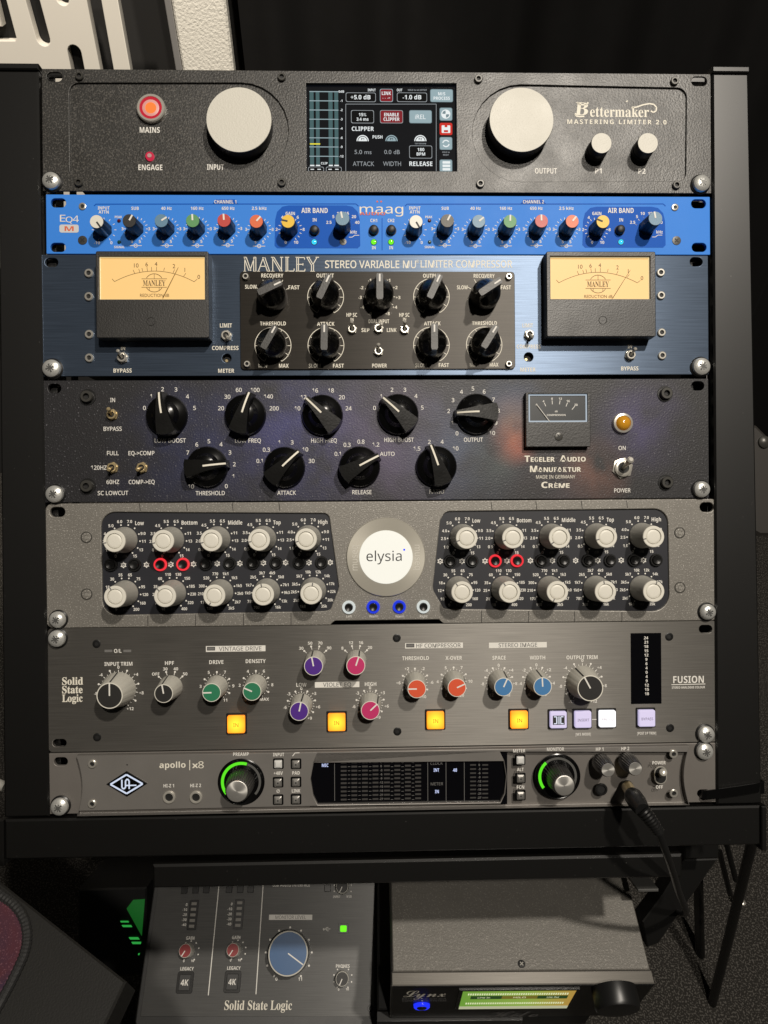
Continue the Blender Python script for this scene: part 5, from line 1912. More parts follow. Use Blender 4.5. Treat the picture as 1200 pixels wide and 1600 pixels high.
# jacks
for x, y, r in ((264.4, 1245.4, 9.6), (306.3, 1245.4, 9.6), (939.3, 1233, 9.5), (979.6, 1228.5, 9.5)):
    c = P(x, y, FZ)
    b = MB()
    b.lathe((0, 0), [(r * K, 0), (r * K, 0.0009), (r * .9 * K, 0.0013), (r * .68 * K, 0.0013), (r * .6 * K, 0.0004)], 'chrome' if r > 9.55 else 'black', 28, cap1=False)
    b.disc((0, 0), r * .66 * K, 0.0003, 'dark', 20)
    b.build('jack_socket', u.root, (c[0], c[1], FZ))


def ring_knob(px, py, fx, fy, rr, rf, g0, g1):
    c = P(px, py, FZ)
    b = MB()
    b.lathe((0, 0), [(rr * K, 0), (rr * K, 0.0004), ((rr - 1.2) * K, 0.0007), ((rr - 3) * K, 0.0003)], 'gloss', 56)
    o = b.build('encoder', u.root, (c[0], c[1], FZ))
    b = MB()
    b.ring((0, 0), (rr - 9.5) * K, (rr - 5) * K, g0, g1, 0.0005, glow('lit green arc', (95, 235, 35), 1.0), 40)
    b.ring((0, 0), (rr - 9) * K, (rr - 5.5) * K, g1 + 1, 132, 0.0005, mat('unlit arc', (0.10, 0.10, 0.095), .4), 40)
    b.build('light_ring', o)
    h = 0.0175
    f_ = P(fx, fy, FZ + h)
    b = MB()
    kk_ = K * (0.53196 - h) / 0.53196
    b.lathe((0, 0), [(rf * 1.28 * K, 0.0006), (rf * 1.25 * K, h * .4), (rf * 1.12 * kk_, h - 0.0006), (rf * 1.02 * kk_, h)], 'knurl', 120, fl=lambda k: 1 - 0.045 * (k % 4 in (0, 1)))
    b.build('knurled_knob', o)
    b = MB()
    b.lathe((0, 0), [(rf * 1.0 * kk_, h), (rf * 0.98 * kk_, h + 0.0005), (rf * 0.93 * kk_, h + 0.0007)], 'spun', 56)
    b.build('metal_cap', o)


ring_knob(377, 1221.5, 371, 1235, 36, 16.6, -128, 18)
ring_knob(871.3, 1213, 879.5, 1224.5, 35.5, 15.8, -128, -40)
for x, y in ((950, 1203), (992.6, 1201)):
    h = 0.0165
    c = P(x, y, FZ + h)
    b = MB()
    b.lathe((0, 0), [(14 * K, 0.0002), (14 * K, 0.006), (11.4 * K, h - 0.0008), (10.4 * K, h)], 'knurl', 96, fl=lambda k: 1 - 0.06 * (k % 4 in (0, 1)))
    o = b.build('knob', u.root, (c[0], c[1], FZ))
    b = MB()
    b.lathe((0, 0), [(9.9 * K, h), (9.7 * K, h + 0.0004)], 'spun', 40)
    b.build('metal_cap', o)
for x, y, on in ((435, 1193, 1), (462.6, 1193.3, 0), (434.6, 1222, 0), (462.6, 1221.6, 0), (434.6, 1249.3, 0), (462.6, 1248.6, 0), (812.5, 1187, 1), (813, 1215.6, 0), (813, 1242.3, 0)):
    c = P(x, y, FZ)
    s_ = 8.2 * K
    b = MB()
    b.prism(rrect(-s_, -s_, s_, s_, 0.0009), 0, 0.0004, 'gloss', 0.0002)
    o = b.build('push_button', u.root, (c[0], c[1], FZ))
    b = MB()
    s2_ = 5.9 * K
    b.loft([[(p[0], p[1], 0.0004) for p in rrect(-s2_, -s2_, s2_, s2_, 0.0006, 4)], [(p[0], p[1], 0.0016) for p in rrect(-s2_, -s2_, s2_, s2_, 0.0006, 4)], [(p[0], p[1], 0.0024) for p in rrect(-s2_ * .62, -s2_ * .62, s2_ * .62, s2_ * .62, 0.0005, 4)]], mat('silver button', (0.32, 0.31, 0.29), 0.3, metal=0.6) if not on else mat('white button', (0.6, 0.6, 0.58), 0.35))
    if not on:
        b.disc((0, 0), 1.4 * K, 0.00246, 'inkd', 10)
    b.build('button_cap', o)
# toggle
c = P(1032, 1211, FZ)
b = MB()
b.prism(slotpts((0, 0), 12.5e-9, 1e-9) if False else rrect(-10 * K, -14 * K, 10 * K, 14 * K, 9.5 * K), 0, 0.0005, 'chrome', 0.0002)
b.prism(rrect(-8.3 * K, -12.3 * K, 8.3 * K, 12.3 * K, 8 * K), 0.00052, 0.0006, 'dark')
o = b.build('power_switch', u.root, (c[0], c[1], FZ))
q = P(*a4(722, 165), FZ + 0.010)
b = MB()
d = Vector((q[0] - c[0], q[1] - c[1], 0.010))
b.tube([(0, 0.0, 0.0004), tuple(d * 0.6), tuple(d * 0.85), tuple(d * 0.97), tuple(d * 1.03)], [0.0016, 0.0019, 0.0027, 0.0026, 0.0010], 'chrome', 16)
b.build('lever', o)
# display
b = MB()
ZG = 0.0030
g_ = [P(*a3(x, y), ZG) for x, y in ((15, 52), (1172, 46), (1172, 362), (15, 376))]
b.poly(g_, ZG, 'glass')
ds = b.build('level_display', u.root)
b = MB()
z = ZG + 0.0001
DT = lambda s_, x, y, cap, m='ink', st='n', wd=None: b.text(s_, P(*a3(x, y), z), cap * K / 3.75, m, z, st, width=wd * K / 3.75 if wd else None)
lw_ = glow('lit display text', (205, 215, 255), 1.0)
DT('INPUT', 106, 95, 18, 'inkg', wd=60)
DT('MIC', 105, 134, 19, lw_, 'b', wd=38)
for x_, s_ in ((214, '1'), (465, '5'), (527, '6'), (588, '7'), (650, '8')):
    DT(s_, x_, 87 + (214 - x_) * 0.006, 20, lw_ if s_ == '1' else mat('dim display text', (0.3, 0.3, 0.3), .5), 'b')
for x_, s_ in ((757, 'HOST'),):
    DT(s_, x_, 82, 19, lw_, 'b', wd=58)
DT('CLOCK', 758, 122, 17, 'inkg', wd=72)
DT('INT', 757, 162, 19, lw_, 'b', wd=32)
DT('METER', 760, 243, 17, 'inkg', wd=72)
DT('IN', 760, 288, 19, lw_, 'b', wd=22)
DT('RATE', 863, 82, 17, 'inkg', wd=54)
DT('48', 866, 162, 19, lw_, 'b', wd=24)
DT('MONITOR', 1006, 78, 17, 'inkg', wd=100)
for k in range(10):
    y = 119 + 24 * k
    for x_ in (214, 276, 338, 400, 467, 528, 590, 650):
        yy = y + (214 - x_) * 0.018
        A, B = P(*a3(x_ - 17, yy + 5.5), z), P(*a3(x_ + 17, yy - 5.5), z)
        b.poly(rrect(A[0], A[1], B[0], B[1], 0), z, 'seg')
    for x_ in (245, 307, 369, 497, 559, 620):
        b.line(P(*a3(x_ - 7, y - .5), z), P(*a3(x_ + 7, y - .8), z), 2.4 * K / 3.75, z, 'inkg')
    for x_ in (972, 1043):
        A, B = P(*a3(x_ - 17, y - 11 + 4.5), z), P(*a3(x_ + 17, y - 11 - 4.5), z)
        b.poly(rrect(A[0], A[1], B[0], B[1], 0), z, 'seg')
    s_ = 'C 0 -3 -6 -9 -12 -15 -18 -21 -27'.split()[k]
    DT(s_, 433, y - 4, 12, 'inkg', 'b')
    DT(s_, 1008, y - 11, 12, 'inkg', 'b')
for x_ in (160, 706, 813, 920):
    b.line(P(*a3(x_, 82), z), P(*a3(x_ + 1, 342), z), 2.6 * K / 3.75, z, 'inkg')
b.build('display_graphics', ds)
b = MB()
z = FZ + 0.00012
for s_, x, y, w_ in (('HI-Z 1', 263.7, 1227.7, 16), ('HI-Z 2', 305.7, 1227.3, 16.5), ('PREAMP', 376.5, 1178.4, 24), ('INPUT', 435.3, 1179, 17), ('+48V', 434.8, 1208, 14), ('PAD', 462.6, 1207.7, 11.5), ('\u00d8', 434.6, 1236, 5), ('LINK', 462.6, 1235.6, 13), ('METER', 811.3, 1173, 19), ('ALT', 813, 1202.3, 10.5), ('FCN', 813.3, 1229.8, 11.5), ('MONITOR', 868, 1170.5, 27), ('HP 1', 937, 1170.5, 12), ('HP 2', 977, 1169.6, 12.5), ('POWER', 1029.8, 1191.8, 21), ('OFF', 1030.3, 1229.7, 11)):
    T(s_, x, y, 5.2, 'ink', 'b', width=w_, z=z)
b.pathline([P(457, 1181.5, z), P(461, 1176.5, z), P(468, 1176.2, z)], 1.2 * K, z, 'ink')
T('apollo', 269.5, 1195.2, 9.0, 'inkw', 'b', width=40, z=z)
T('x', 304.8, 1195.5, 9.0, 'inkw', 'b', width=9.5, z=z)
T('8', 314, 1195, 10.5, 'inkw', 'n', width=8.5, z=z)
b.line(P(296.4, 1187.5, z), P(296.4, 1203.5, z), 1.2 * K, z, 'inkw')
b.disc(P(198.6, 1195, z), 1.2 * K, z, 'dark', 8)
b.build('panel_print', u.root)
UA = u

# ------------------------------------------------------------------ headphone cable
cb = thing('headphone_cable', 'black headphone cable with a brass ringed jack plug, plugged into the lowest unit', 'cable', UA.M @ Matrix.Translation((*UA.P(979.6, 1228.5, FZ), FZ)))
I = cb.matrix_world.inverted()
base = Vector((0, 0, 0))


def pt(px, py, h):
    w_ = UA.M @ UA.P3(px, py, h)
    return I @ w_


p_a = base + Vector((0, 0, 0.001))
p_b = pt(983, 1237, 0.020)
p_c = pt(987.5, 1241.5, 0.024)
dirn = (p_c - p_a).normalized()
b = MB()
b.tube([p_a, p_a + (p_c - p_a) * .80, p_c], 0.0042, 'gold', 18)
b.build('plug_sleeve', cb)
p_d = pt(1004, 1266, 0.040)
p_e = pt(1021, 1286, 0.044)
p_f = pt(1030, 1301, 0.044)
b = MB()
b.tube([p_c - dirn * .001, p_c + (p_d - p_c) * .1, p_c + (p_d - p_c) * .5, p_d], [0.0052, 0.0062, 0.0064, 0.0050], 'black', 18)
b.build('plug_barrel', cb)
b = MB()
N = 9
pts, rs = [], []
for k in range(N * 4 + 1):
    t = k / (N * 4)
    q = p_d * (1 - t) ** 2 + p_e * 2 * t * (1 - t) * 1.0 + p_f * t ** 2
    pts.append(q)
    rs.append((0.0051 - 0.0012 * t) * (0.82 if k % 4 == 1 else 1))
b.tube(pts, rs, 'black', 16)
b.build('strain_relief', cb)
ctrl = [p_f, pt(1040, 1330, 0.036), pt(1051, 1362, 0.015), pt(1061, 1395, -0.015), pt(1071, 1420, -0.05), pt(1069, 1428, -0.10), pt(1052, 1424, -0.16), pt(1030, 1420, -0.24)]
pts = []
for k in range(len(ctrl) - 1):
    p0_, p1_, p2_, p3_ = ctrl[max(0, k - 1)], ctrl[k], ctrl[k + 1], ctrl[min(len(ctrl) - 1, k + 2)]
    for q in range(8):
        t = q / 8
        pts.append(0.5 * ((2 * p1_) + (p2_ - p0_) * t + (2 * p0_ - 5 * p1_ + 4 * p2_ - p3_) * t * t + (3 * p1_ - p0_ - 3 * p2_ + p3_) * t ** 3))
b = MB()
b.tube(pts, [0.0026] * len(pts), 'black', 12)
b.build('cord', cb)

# ------------------------------------------------------------------ cable tie round the right rail
ct = thing('cable_tie', 'glossy black cable tie looped from the lowest unit round the right rail', 'cable tie', UA.M @ Matrix.Translation((*UA.P(1100, 1240, 0.004), 0.004)))
I2 = ct.matrix_world.inverted()
path_ = []
for px, py, h in ((1090, 1240.5, -0.008), (1094, 1240.5, 0.0000), (1098, 1241, 0.0035), (1104, 1242, 0.0050), (1112, 1241, 0.0046), (1120, 1240, 0.0044), (1150, 1236, 0.0038), (1178, 1231.5, 0.0036), (1185.5, 1230, 0.0030), (1187.5, 1229, -0.002), (1188, 1228, -0.02)):
    path_.append(I2 @ (UA.M @ UA.P3(px, py, h)))
b = MB()
i = b.mi('gloss')
prev = None
tops = []
for k, p in enumerate(path_):
    t_ = (path_[min(k + 1, len(path_) - 1)] - path_[max(0, k - 1)]).normalized()
    wv = Vector((0.10, 1, 0)).normalized() * 0.0034 * (0.75 if k < 3 else 1)
    nv = t_.cross(wv).normalized() * 0.0005
    ring_ = [b.bm.verts.new(q) for q in (p + wv + nv, p - wv + nv, p - wv - nv, p + wv - nv)]
    if prev:
        for q in range(4):
            b.face([prev[q], prev[(q + 1) % 4], ring_[(q + 1) % 4], ring_[q]], i)
    prev = ring_
b.build('strap', ct)
b = MB()
cc = path_[-2]
b.box(tuple(cc), (0.004, 0.009, 0.006), 'gloss', 0.0006)
b.build('tie_head', ct)

# ================================================================== 8  DESKTOP INTERFACE below the rack
slope = rad(14)
o8 = at_depth(405, 1500, 0.745)
SM = Matrix.Translation(o8) @ Matrix.Rotation(rad(-1.2), 4, 'Z') @ Matrix.Rotation(slope, 4, 'X')
S = Frame(SM)
g6 = cr(210, 1340, 2.927)
SP = lambda x, y, h=0.0: S.P(*g6(x, y), h)
tr_, br_, bl_, tl_ = SP(1100, 115), SP(1098, 716), SP(30, 738), SP(105, 130)
sx0, sx1 = (bl_[0] + tl_[0]) / 2, (br_[0] + tr_[0]) / 2
sy0 = (br_[1] + bl_[1]) / 2
sy1 = sy0 + 0.150
KS = (SP(1000, 400)[0] - SP(100, 400)[0]) / 900        # metres per crop pixel on this plane
s_root = thing('desktop_audio_interface', 'charcoal desktop audio interface with one large blue knob, lying under the rack', 'audio interface', SM)
b = MB()
m_ = 0.0095
b.prism(rrect(sx0 - m_ * .5, sy0 - m_, sx1 + m_, sy1 + m_, 0.006), -0.040, -0.0012, mat('dark grey moulded case', (0.045, 0.045, 0.045), 0.45, grain=(1500, .2)), 0.0012)
b.build('case', s_root)
plate('top_panel', rrect(sx0, sy0, sx1, sy1, 0.0008), [], 0.0, 0.0014, 'ssp', s_root, 0.0003)


def skn(x, y, r, h, rb, capm, body, ang, rim='ssk', name='knob', lw=4):
    c = SP(x, y, h)
    b = MB()
    b.lathe((0, 0), [(rb * KS, 0.0002), (rb * KS, h * .3), (r * KS, h - 0.0005), (r * KS * .98, h)], body, 64, fl=lambda k: 1 - 0.02 * (k % 4 == 0))
    o = b.build(name, s_root, (c[0], c[1], 0))
    b = MB()
    b.lathe((0, 0), [(r * .97 * KS, h), (r * .96 * KS, h + .0002)], rim, 56)
    b.lathe((0, 0), [(r * .91 * KS, h + .0002), (r * .9 * KS, h + .0004)], capm, 56)
    b.build('cap', o)
    a = rad(ang)
    b = MB()
    l0 = 0.0
    b.line((math.sin(a) * r * l0 * KS, math.cos(a) * r * l0 * KS), (math.sin(a) * r * .9 * KS, math.cos(a) * r * .9 * KS), lw * KS, h + .0005, 'ink')
    b.build('pointer', o)


skn(703, 438, 91, 0.0175, 92, 'ssb', 'black', 122, lw=5)
skn(232, 426, 28, 0.0125, 31, 'darkred', 'ssk', 212, lw=4)
skn(450, 423, 28, 0.0125, 31, 'darkred', 'ssk', 212, lw=4)
skn(950, 555, 29, 0.0125, 31, 'charcoal', 'ssk', 205, lw=4)
skn(950, 133, 29, 0.0125, 31, 'charcoal', 'ssk', 205, lw=4)
for x, y in ((232, 571), (449, 568)):
    c = SP(x, y)
    b = MB()
    b.prism(rrect(-37 * KS, -42 * KS, 37 * KS, 42 * KS, 0.0022), 0, 0.0008, 'black', 0.0003)
    o = b.build('square_button', s_root, (c[0], c[1], 0.0001))
    b = MB()
    b.prism(rrect(-26 * KS, -31 * KS, 26 * KS, 31 * KS, 0.0010), 0.0008, 0.0022, mat('charcoal button', (0.03, 0.03, 0.03), 0.5), 0.0005)
    b.text('4K', (0, 0), 23 * KS, 'ink', 0.00226, 'b', width=34 * KS)
    b.build('button_cap', o)
for x, y in ((230, 149), (281, 148), (330, 147), (434, 145), (485, 145), (533, 144), (884, 140)):
    c = SP(x, y)
    b = MB()
    b.prism(rrect(-15 * KS, -15 * KS, 15 * KS, 15 * KS, 0.0004), 0, 0.0018, 'black', 0.0004)
    b.build('small_button', s_root, (c[0], c[1], 0.0001))
for x, y in ((268, 262), (478, 258)):
    c = SP(x, y)
    b = MB()
    b.prism(rrect(-22 * KS, -62 * KS, 22 * KS, 62 * KS, 0.0012), 0, 0.0005, 'black', 0.0002)
    o = b.build('level_meter', s_root, (c[0], c[1], 0.0001))
    b = MB()
    for k in range(5):
        yy = (46 - 23 * k) * KS
        b.prism(rrect(-12 * KS, yy - 6 * KS, 12 * KS, yy + 6 * KS, 0.0002), 0.0005, 0.0008, mat('unlit led', (0.22, 0.21, 0.19), .4))
    b.build('led_ladder', o)
c = SP(956, 325)
b = MB()
b.prism(rrect(-24 * KS, -20 * KS, 24 * KS, 20 * KS, 0.001), 0, 0.0005, 'black', 0.0002)
b.prism(rrect(-15 * KS, -13 * KS, 15 * KS, 13 * KS, 0.0012), 0.0005, 0.0009, 'eg', 0.0003)
b.build('green_led', s_root, (c[0], c[1], 0.0001))
c = SP(1080, 690)
b = MB()
b.lathe((0, 0), [(14 * KS, 0), (13 * KS, 0.0006), (7 * KS, 0.0006), (6 * KS, 0.0001)], 'black', 20, cap1=False)
b.build('panel_screw', s_root, (c[0], c[1], 0.0001))
b = MB()
z = 0.00014
ST = lambda s_, x, y, cap, m='ink', st='b', wd=None, **k: b.text(s_, SP(x, y), cap * KS, m, z + k.pop('dz', 0), st, width=wd * KS if wd else None, **k)
for x0_, y0_, x1_, y1_ in ((387, 125, 338, 630), (589, 122, 556, 625)):
    b.line(SP(x0_, y0_), SP(x1_, y1_), 4 * KS, z, 'ink')
    b.build('divider_line', s_root)
    b = MB()
for xo, yo in ((0, 0), (206, -3)):
    for k, s_ in enumerate(('0', '-10', '-20', '-30', '-40')):
        ST(s_, 243 + xo - 1.5 * k, 215 + yo + 23 * k, 11, al='r')
ST('GAIN', 256, 368, 13, wd=38)
ST('GAIN', 466, 365, 13, wd=38)
ST('LEGACY', 241, 508, 13, wd=60)
ST('LEGACY', 455, 505, 13, wd=60)
ST('USB AUDIO INTERFACE', 718, 126, 13, wd=176)
ST('PHONES', 953, 496, 13, wd=62)
ST('INPUT', 925, 179, 10, wd=34)
ST('USB', 982, 178, 10, wd=24)
b.build('panel_print', s_root)
b = MB()
A, B = SP(615, 285), SP(814, 261)
b.poly(rrect(A[0], A[1], B[0], B[1], 0), z, 'ink')
ST('MONITOR LEVEL', 715, 273, 14, 'inkg', 'n', wd=142, dz=0.00008)
b.build('title_bar', s_root)
b = MB()
ST('Solid State Logic', 567, 675, 34, 'inkw', 'S', wd=298)
b.build('maker_logo', s_root)
b = MB()
ST('0', 650, 555, 13)
ST('11', 758, 555, 13)
for cx_, cy_, r, n in ((255, 428, 40, 9), (470, 425, 40, 9), (953, 552, 42, 9), (953, 140, 42, 9), (706, 440, 105, 11)):
    for k in range(n):
        a = rad(-145 + 290 * k / (n - 1))
        q = SP(cx_, cy_)
        b.disc((q[0] + math.sin(a) * r * KS, q[1] + math.cos(a) * r * KS), (3.2 if r < 90 else 4.5) * KS, z, 'ink', 8)
for x, y in ((240, 473), (454, 470), (948, 603)):
    ST('0', x - 14, y, 9)
    ST('10', x + 26, y - 1, 9)
# usb mark
b.pathline([SP(864, 328), SP(896, 326)], 2.5 * KS, z, 'ink')
b.disc(SP(866, 328), 4.5 * KS, z, 'ink', 10)
b.pathline([SP(872, 328), SP(879, 320), SP(887, 319)], 2.2 * KS, z, 'ink')
b.pathline([SP(876, 328), SP(882, 335), SP(889, 335)], 2.2 * KS, z, 'ink')
b.build('panel_print', s_root)

# ================================================================== 9  CONVERTER BOX below right
o9 = at_depth(818, 1521, 0.620)
LM = Matrix.Translation(o9) @ Matrix.Rotation(rad(-0.8), 4, 'Z') @ Matrix.Rotation(rad(-5), 4, 'X')
LT = Frame(LM)                                   # its top plane
h7 = cr(590, 1340, 2.609)
LTP = lambda x, y: LT.P(*h7(x, y))
lx0, lx1 = LTP(62, 470)[0], LTP(1120, 490)[0]
yf = (LTP(62, 513)[1] + LTP(1130, 527)[1]) / 2 + 0.0005
ym = (LTP(62, 455)[1] + LTP(1118, 470)[1]) / 2
LH = 0.086
l_root = thing('digital_converter', 'dark grey box with a green level screen, right of the desktop interface', 'audio converter', LM)
b = MB()
b.prism([(lx0, ym + 0.0006), (lx1, ym + 0.0006), (lx1, ym + 0.24), (lx0, ym + 0.24)], -LH + .002, -0.0006, mat('dark grey powder coated case', (0.145, 0.136, 0.120), 0.48, spec=0.8, grain=(850, 0.8), metal=.2, speck=(900, .6, (.24, .225, .20))), 0.0008)
b.build('case', l_root)
b = MB()
b.prism([(lx0 - 0.0012, yf), (lx1 + 0.0012, yf), (lx1 + 0.0012, ym), (lx0 - 0.0012, ym)], -LH, 0.0, mat('brushed dark front panel', (0.12, 0.112, 0.10), 0.46, metal=0.7, brush=(0.10, 0.3)), 0.0008)
b.build('front_panel', l_root)
sc_ = LTP(587, 433)
b = MB()
b.lathe((0, 0), [(0.0032, 0), (0.003, 0.0005), (0.0012, 0.0006)], 'black', 20)
for q in (40, 130):
    d = Vector((math.cos(rad(q)), math.sin(rad(q)))) * 0.0018
    n_ = Vector((-d.y, d.x)).normalized() * 0.0004
    b.poly([tuple(d + n_), tuple(-d + n_), tuple(-d - n_), tuple(d - n_)], 0.00064 + q * 1e-7, 'steelg')
b.build('lid_screw', l_root, (sc_[0], sc_[1], 0))
# front face: x right, y up, facing the viewer
FMl = Matrix.Translation((0, yf, 0)) @ Matrix(((1, 0, 0, 0), (0, 0, -1, 0), (0, 1, 0, 0), (0, 0, 0, 1)))
LF = Frame(LM @ FMl)
LFP = lambda x, y, h=0.0: LF.P(*h7(x, y), h)


def lf_build(b, name, parent=None, loc=(0, 0, 0)):
    o = b.build(name, parent or l_root)
    if parent is None:
        o.matrix_local = FMl @ Matrix.Translation(loc)
    else:
        o.location = loc
    return o


b = MB()
b.prism([(lx0, -LH + .002), (lx1, -LH + .002), (lx1, -0.0015), (lx0, -0.0015)], 0.0002, 0.0012, mat('black front plate', (0.003, 0.003, 0.003), 0.3, spec=0.3), 0.0004)
lf_build(b, 'front_plate')
ZF = 0.0012
xA, xB = LFP(340, 560)[0], LFP(790, 560)[0]
yT_, yB_ = LFP(560, 530)[1], LFP(560, 601)[1]
yB_ = max(yB_, -0.07)
sw_, sh_ = xB - xA, yT_ - yB_
b = MB()
b.prism([(xA - .003, yB_ - .003), (xB + .003, yB_ - .003), (xB + .003, yT_ + .001), (xA - .003, yT_ + .001)], ZF, ZF + .0012, 'gloss', .0004)
ds = lf_build(b, 'level_screen')
b = MB()
gr = bpy.data.materials.new('green to red level screen')
gr.use_nodes = True
nt = gr.node_tree
bs = nt.nodes['Principled BSDF']
bs.inputs['Base Color'].default_value = (0.01, 0.01, 0.01, 1)
tc = nt.nodes.new('ShaderNodeTexCoord')
sp = nt.nodes.new('ShaderNodeSeparateXYZ')
nt.links.new(tc.outputs['Object'], sp.inputs[0])
mr = nt.nodes.new('ShaderNodeMapRange')
mr.inputs[1].default_value = xA
mr.inputs[2].default_value = xB
nt.links.new(sp.outputs[0], mr.inputs[0])
rp = nt.nodes.new('ShaderNodeValToRGB')
rp.color_ramp.elements[0].color = (*lin(115, 165, 60), 1)
rp.color_ramp.elements[1].color = (*lin(190, 150, 70), 1)
e = rp.color_ramp.elements.new(0.6)
e.color = (*lin(150, 180, 75), 1)
nt.links.new(mr.outputs[0], rp.inputs[0])
nt.links.new(rp.outputs[0], bs.inputs['Emission Color'])
bs.inputs['Emission Strength'].default_value = 0.8
zs = ZF + .0014
b.poly([(xA, yB_), (xB, yB_), (xB, yT_), (xA, yT_)], zs, gr)
wg = glow('screen white', (230, 235, 190), 0.9)
dg2 = glow('screen dark green', (40, 70, 30), 0.8)
b.poly([(xA, yB_), (xB, yB_), (xB, yB_ + sh_ * .16), (xA, yB_ + sh_ * .16)], zs + .0002, glow('screen pale bar', (205, 205, 170), 0.7))
for x0_, x1_, m_ in ((.08, .36, dg2), (.36, .68, glow('screen olive', (120, 110, 40), .8)), (.68, .95, dg2)):
    b.poly([(xA + sw_ * x0_, yT_ - sh_ * .42), (xA + sw_ * x1_, yT_ - sh_ * .42), (xA + sw_ * x1_, yT_ - sh_ * .24), (xA + sw_ * x0_, yT_ - sh_ * .24)], zs + .0002, m_)
for s_, xx in (('Line In', .2), ('HILO', .52), ('Line Out', .82)):
    b.text(s_, (xA + sw_ * xx, yT_ - sh_ * .33), sh_ * .08, wg, zs + .0003, 'n', width=sw_ * .11)
for row in (.10, .62):
    for k in range(44):
        x_ = xA + sw_ * (.05 + .9 * k / 44)
        b.poly([(x_, yT_ - sh_ * (row + .1)), (x_ + sw_ * .012, yT_ - sh_ * (row + .1)), (x_ + sw_ * .012, yT_ - sh_ * row), (x_, yT_ - sh_ * row)], zs + .0002, wg)
b.build('screen_graphics', ds)
b = MB()
zz = ZF + .00015
c = LFP(192, 548)
b.text('Lynx', c, 0.016, 'inkw', zz, 'c', width=0.036)
c = LFP(190, 568)
b.text('REFERENCE A/D D/A', c, 0.0042, 'inkg', zz, 'b', width=0.038)
c = LFP(190, 576)
b.text('CONVERTER SYSTEM', c, 0.0042, 'inkg', zz, 'b', width=0.038)
lf_build(b, 'maker_logo')
b = MB()
c = LFP(553, 631)
b.text('Hilo', c, 0.017, 'inkg', zz, 'c', width=0.046)
c = LFP(186, 590)
b.line((c[0], c[1] - .003), (c[0], c[1] + .003), .0009, zz, 'ink')
lf_build(b, 'front_print')
c = LFP(180, 609, .003)
b = MB()
b.lathe((0, 0), [(.0072, 0), (.0070, .002), (.0062, .0028), (.0048, .0028), (.0046, .0018)], glow('blue ring light', (30, 50, 255), 1.0), 32, cap1=False)
b.lathe((0, 0), [(.0045, 0), (.0043, .003), (.0030, .0036)], 'black', 24)
lf_build(b, 'power_button', None, (c[0], c[1], ZF))
c = LFP(972, 580, 0.010)
b = MB()
b.lathe((0, 0), [(.0185, 0), (.0185, .014), (.0172, .0165), (.012, .0172)], 'black', 48)
ok = lf_build(b, 'volume_knob', None, (c[0], c[1], ZF))

# black unit with red digits under the converter, then the shelf
tb = thing('digit_display_unit', 'black unit with red digits, under the grey converter box', 'display', LM)
b = MB()
b.prism([(lx0 - 0.012, yf + 0.006), (lx1 - 0.03, yf + 0.006), (lx1 - 0.03, yf + 0.19), (lx0 - 0.012, yf + 0.19)], -LH - 0.052, -LH - 0.0015, 'dark', 0.001)
b.build('unit_body', tb)
b = MB()
b.prism([(lx0 - 0.0125, -LH - 0.050), (lx0 + 0.12, -LH - 0.050), (lx0 + 0.12, -LH - 0.003), (lx0 - 0.0125, -LH - 0.003)], -0.0048, 0.004, 'black', 0.001)
o = b.build('front_plate', tb)
o.matrix_local = FMl
b = MB()
c = LF.P(600.5, 1583, 0.0042)
for k in (0, 1):
    xx = c[0] + 0.0078 * k
    yy = -LH - 0.030
    for (x0_, y0_, x1_, y1_) in ((0, 0, .005, 0), (.005, 0, .005, .016), (0, 0, 0, .016)) if k else ((.003, .012, .003, .018), (.003, .002, .003, .006)):
        b.line((xx + x0_, yy + y0_), (xx + x1_, yy + y1_), .0014, 0.0042, 'er')
o = b.build('red_digits', tb)
o.matrix_local = FMl
shz = min((LM @ Vector((0, yf, -LH - 0.053))).z, o8.z - 0.075)
b = MB()
b.prism([(-0.26, -0.30), (0.20, -0.30), (0.20, 0.24), (-0.26, 0.24)], shz - 0.02, shz, 'rack', 0.001)
tag(b.build('lower_shelf'), 'black lower shelf carrying the desktop interface and the converter box', 'shelf')

# ================================================================== desk corner and mouse mat
od = at_depth(100, 1510, 0.40)
DM = Matrix.Translation(od)
DFr = Frame(DM)
dr_ = thing('desk', 'black grained desk corner in the left foreground, lower left of the rack', 'desk', DM)
k1, k2, k3 = DFr.P(-60, 1330), DFr.P(197, 1533), DFr.P(150, 1632)
v1 = Vector(k1) - Vector(k2)
v2 = Vector(k3) - Vector(k2)
v1.normalize()
v2.normalize()
cz = Vector(k2)
far = [tuple(cz), tuple(cz + v2 * 0.35), tuple(cz + v2 * 0.35 + v1 * 0.5), tuple(cz + v1 * 0.5)]
b = MB()
b.prism(far, -0.022, 0.0, mat('black grained desk top', (0.006, 0.0057, 0.0048), 0.6, spec=0.35, grain=(900, 0.5), speck=(1100, .7, (0.025, .021, .012))), 0.0012)
b.build('desk_top', dr_)
b = MB()
cz2 = cz - v1 * 0.004 + v2 * 0.012
off = [tuple(Vector(p) - v1 * 0.016 + v2 * 0.020) for p in far]
b.prism(off, -0.35, -0.028, 'rack', 0.002)
b.build('side_panel', dr_)
gx = bpy.data.materials.new('galaxy printed cloth')
gx.use_nodes = True
nt = gx.node_tree
bs = nt.nodes['Principled BSDF']
bs.inputs['Roughness'].default_value = 0.85
bs.inputs['Sheen Weight'].default_value = 0.2
tc = nt.nodes.new('ShaderNodeTexCoord')
n1 = nt.nodes.new('ShaderNodeTexNoise')
n1.inputs['Scale'].default_value = 30
n1.inputs['Detail'].default_value = 8
n1.inputs['Distortion'].default_value = 1.0
nt.links.new(tc.outputs['Object'], n1.inputs['Vector'])
rp = nt.nodes.new('ShaderNodeValToRGB')
els = rp.color_ramp.elements
els[0].position = 0.3
els[0].color = (0.012, 0.005, 0.026, 1)
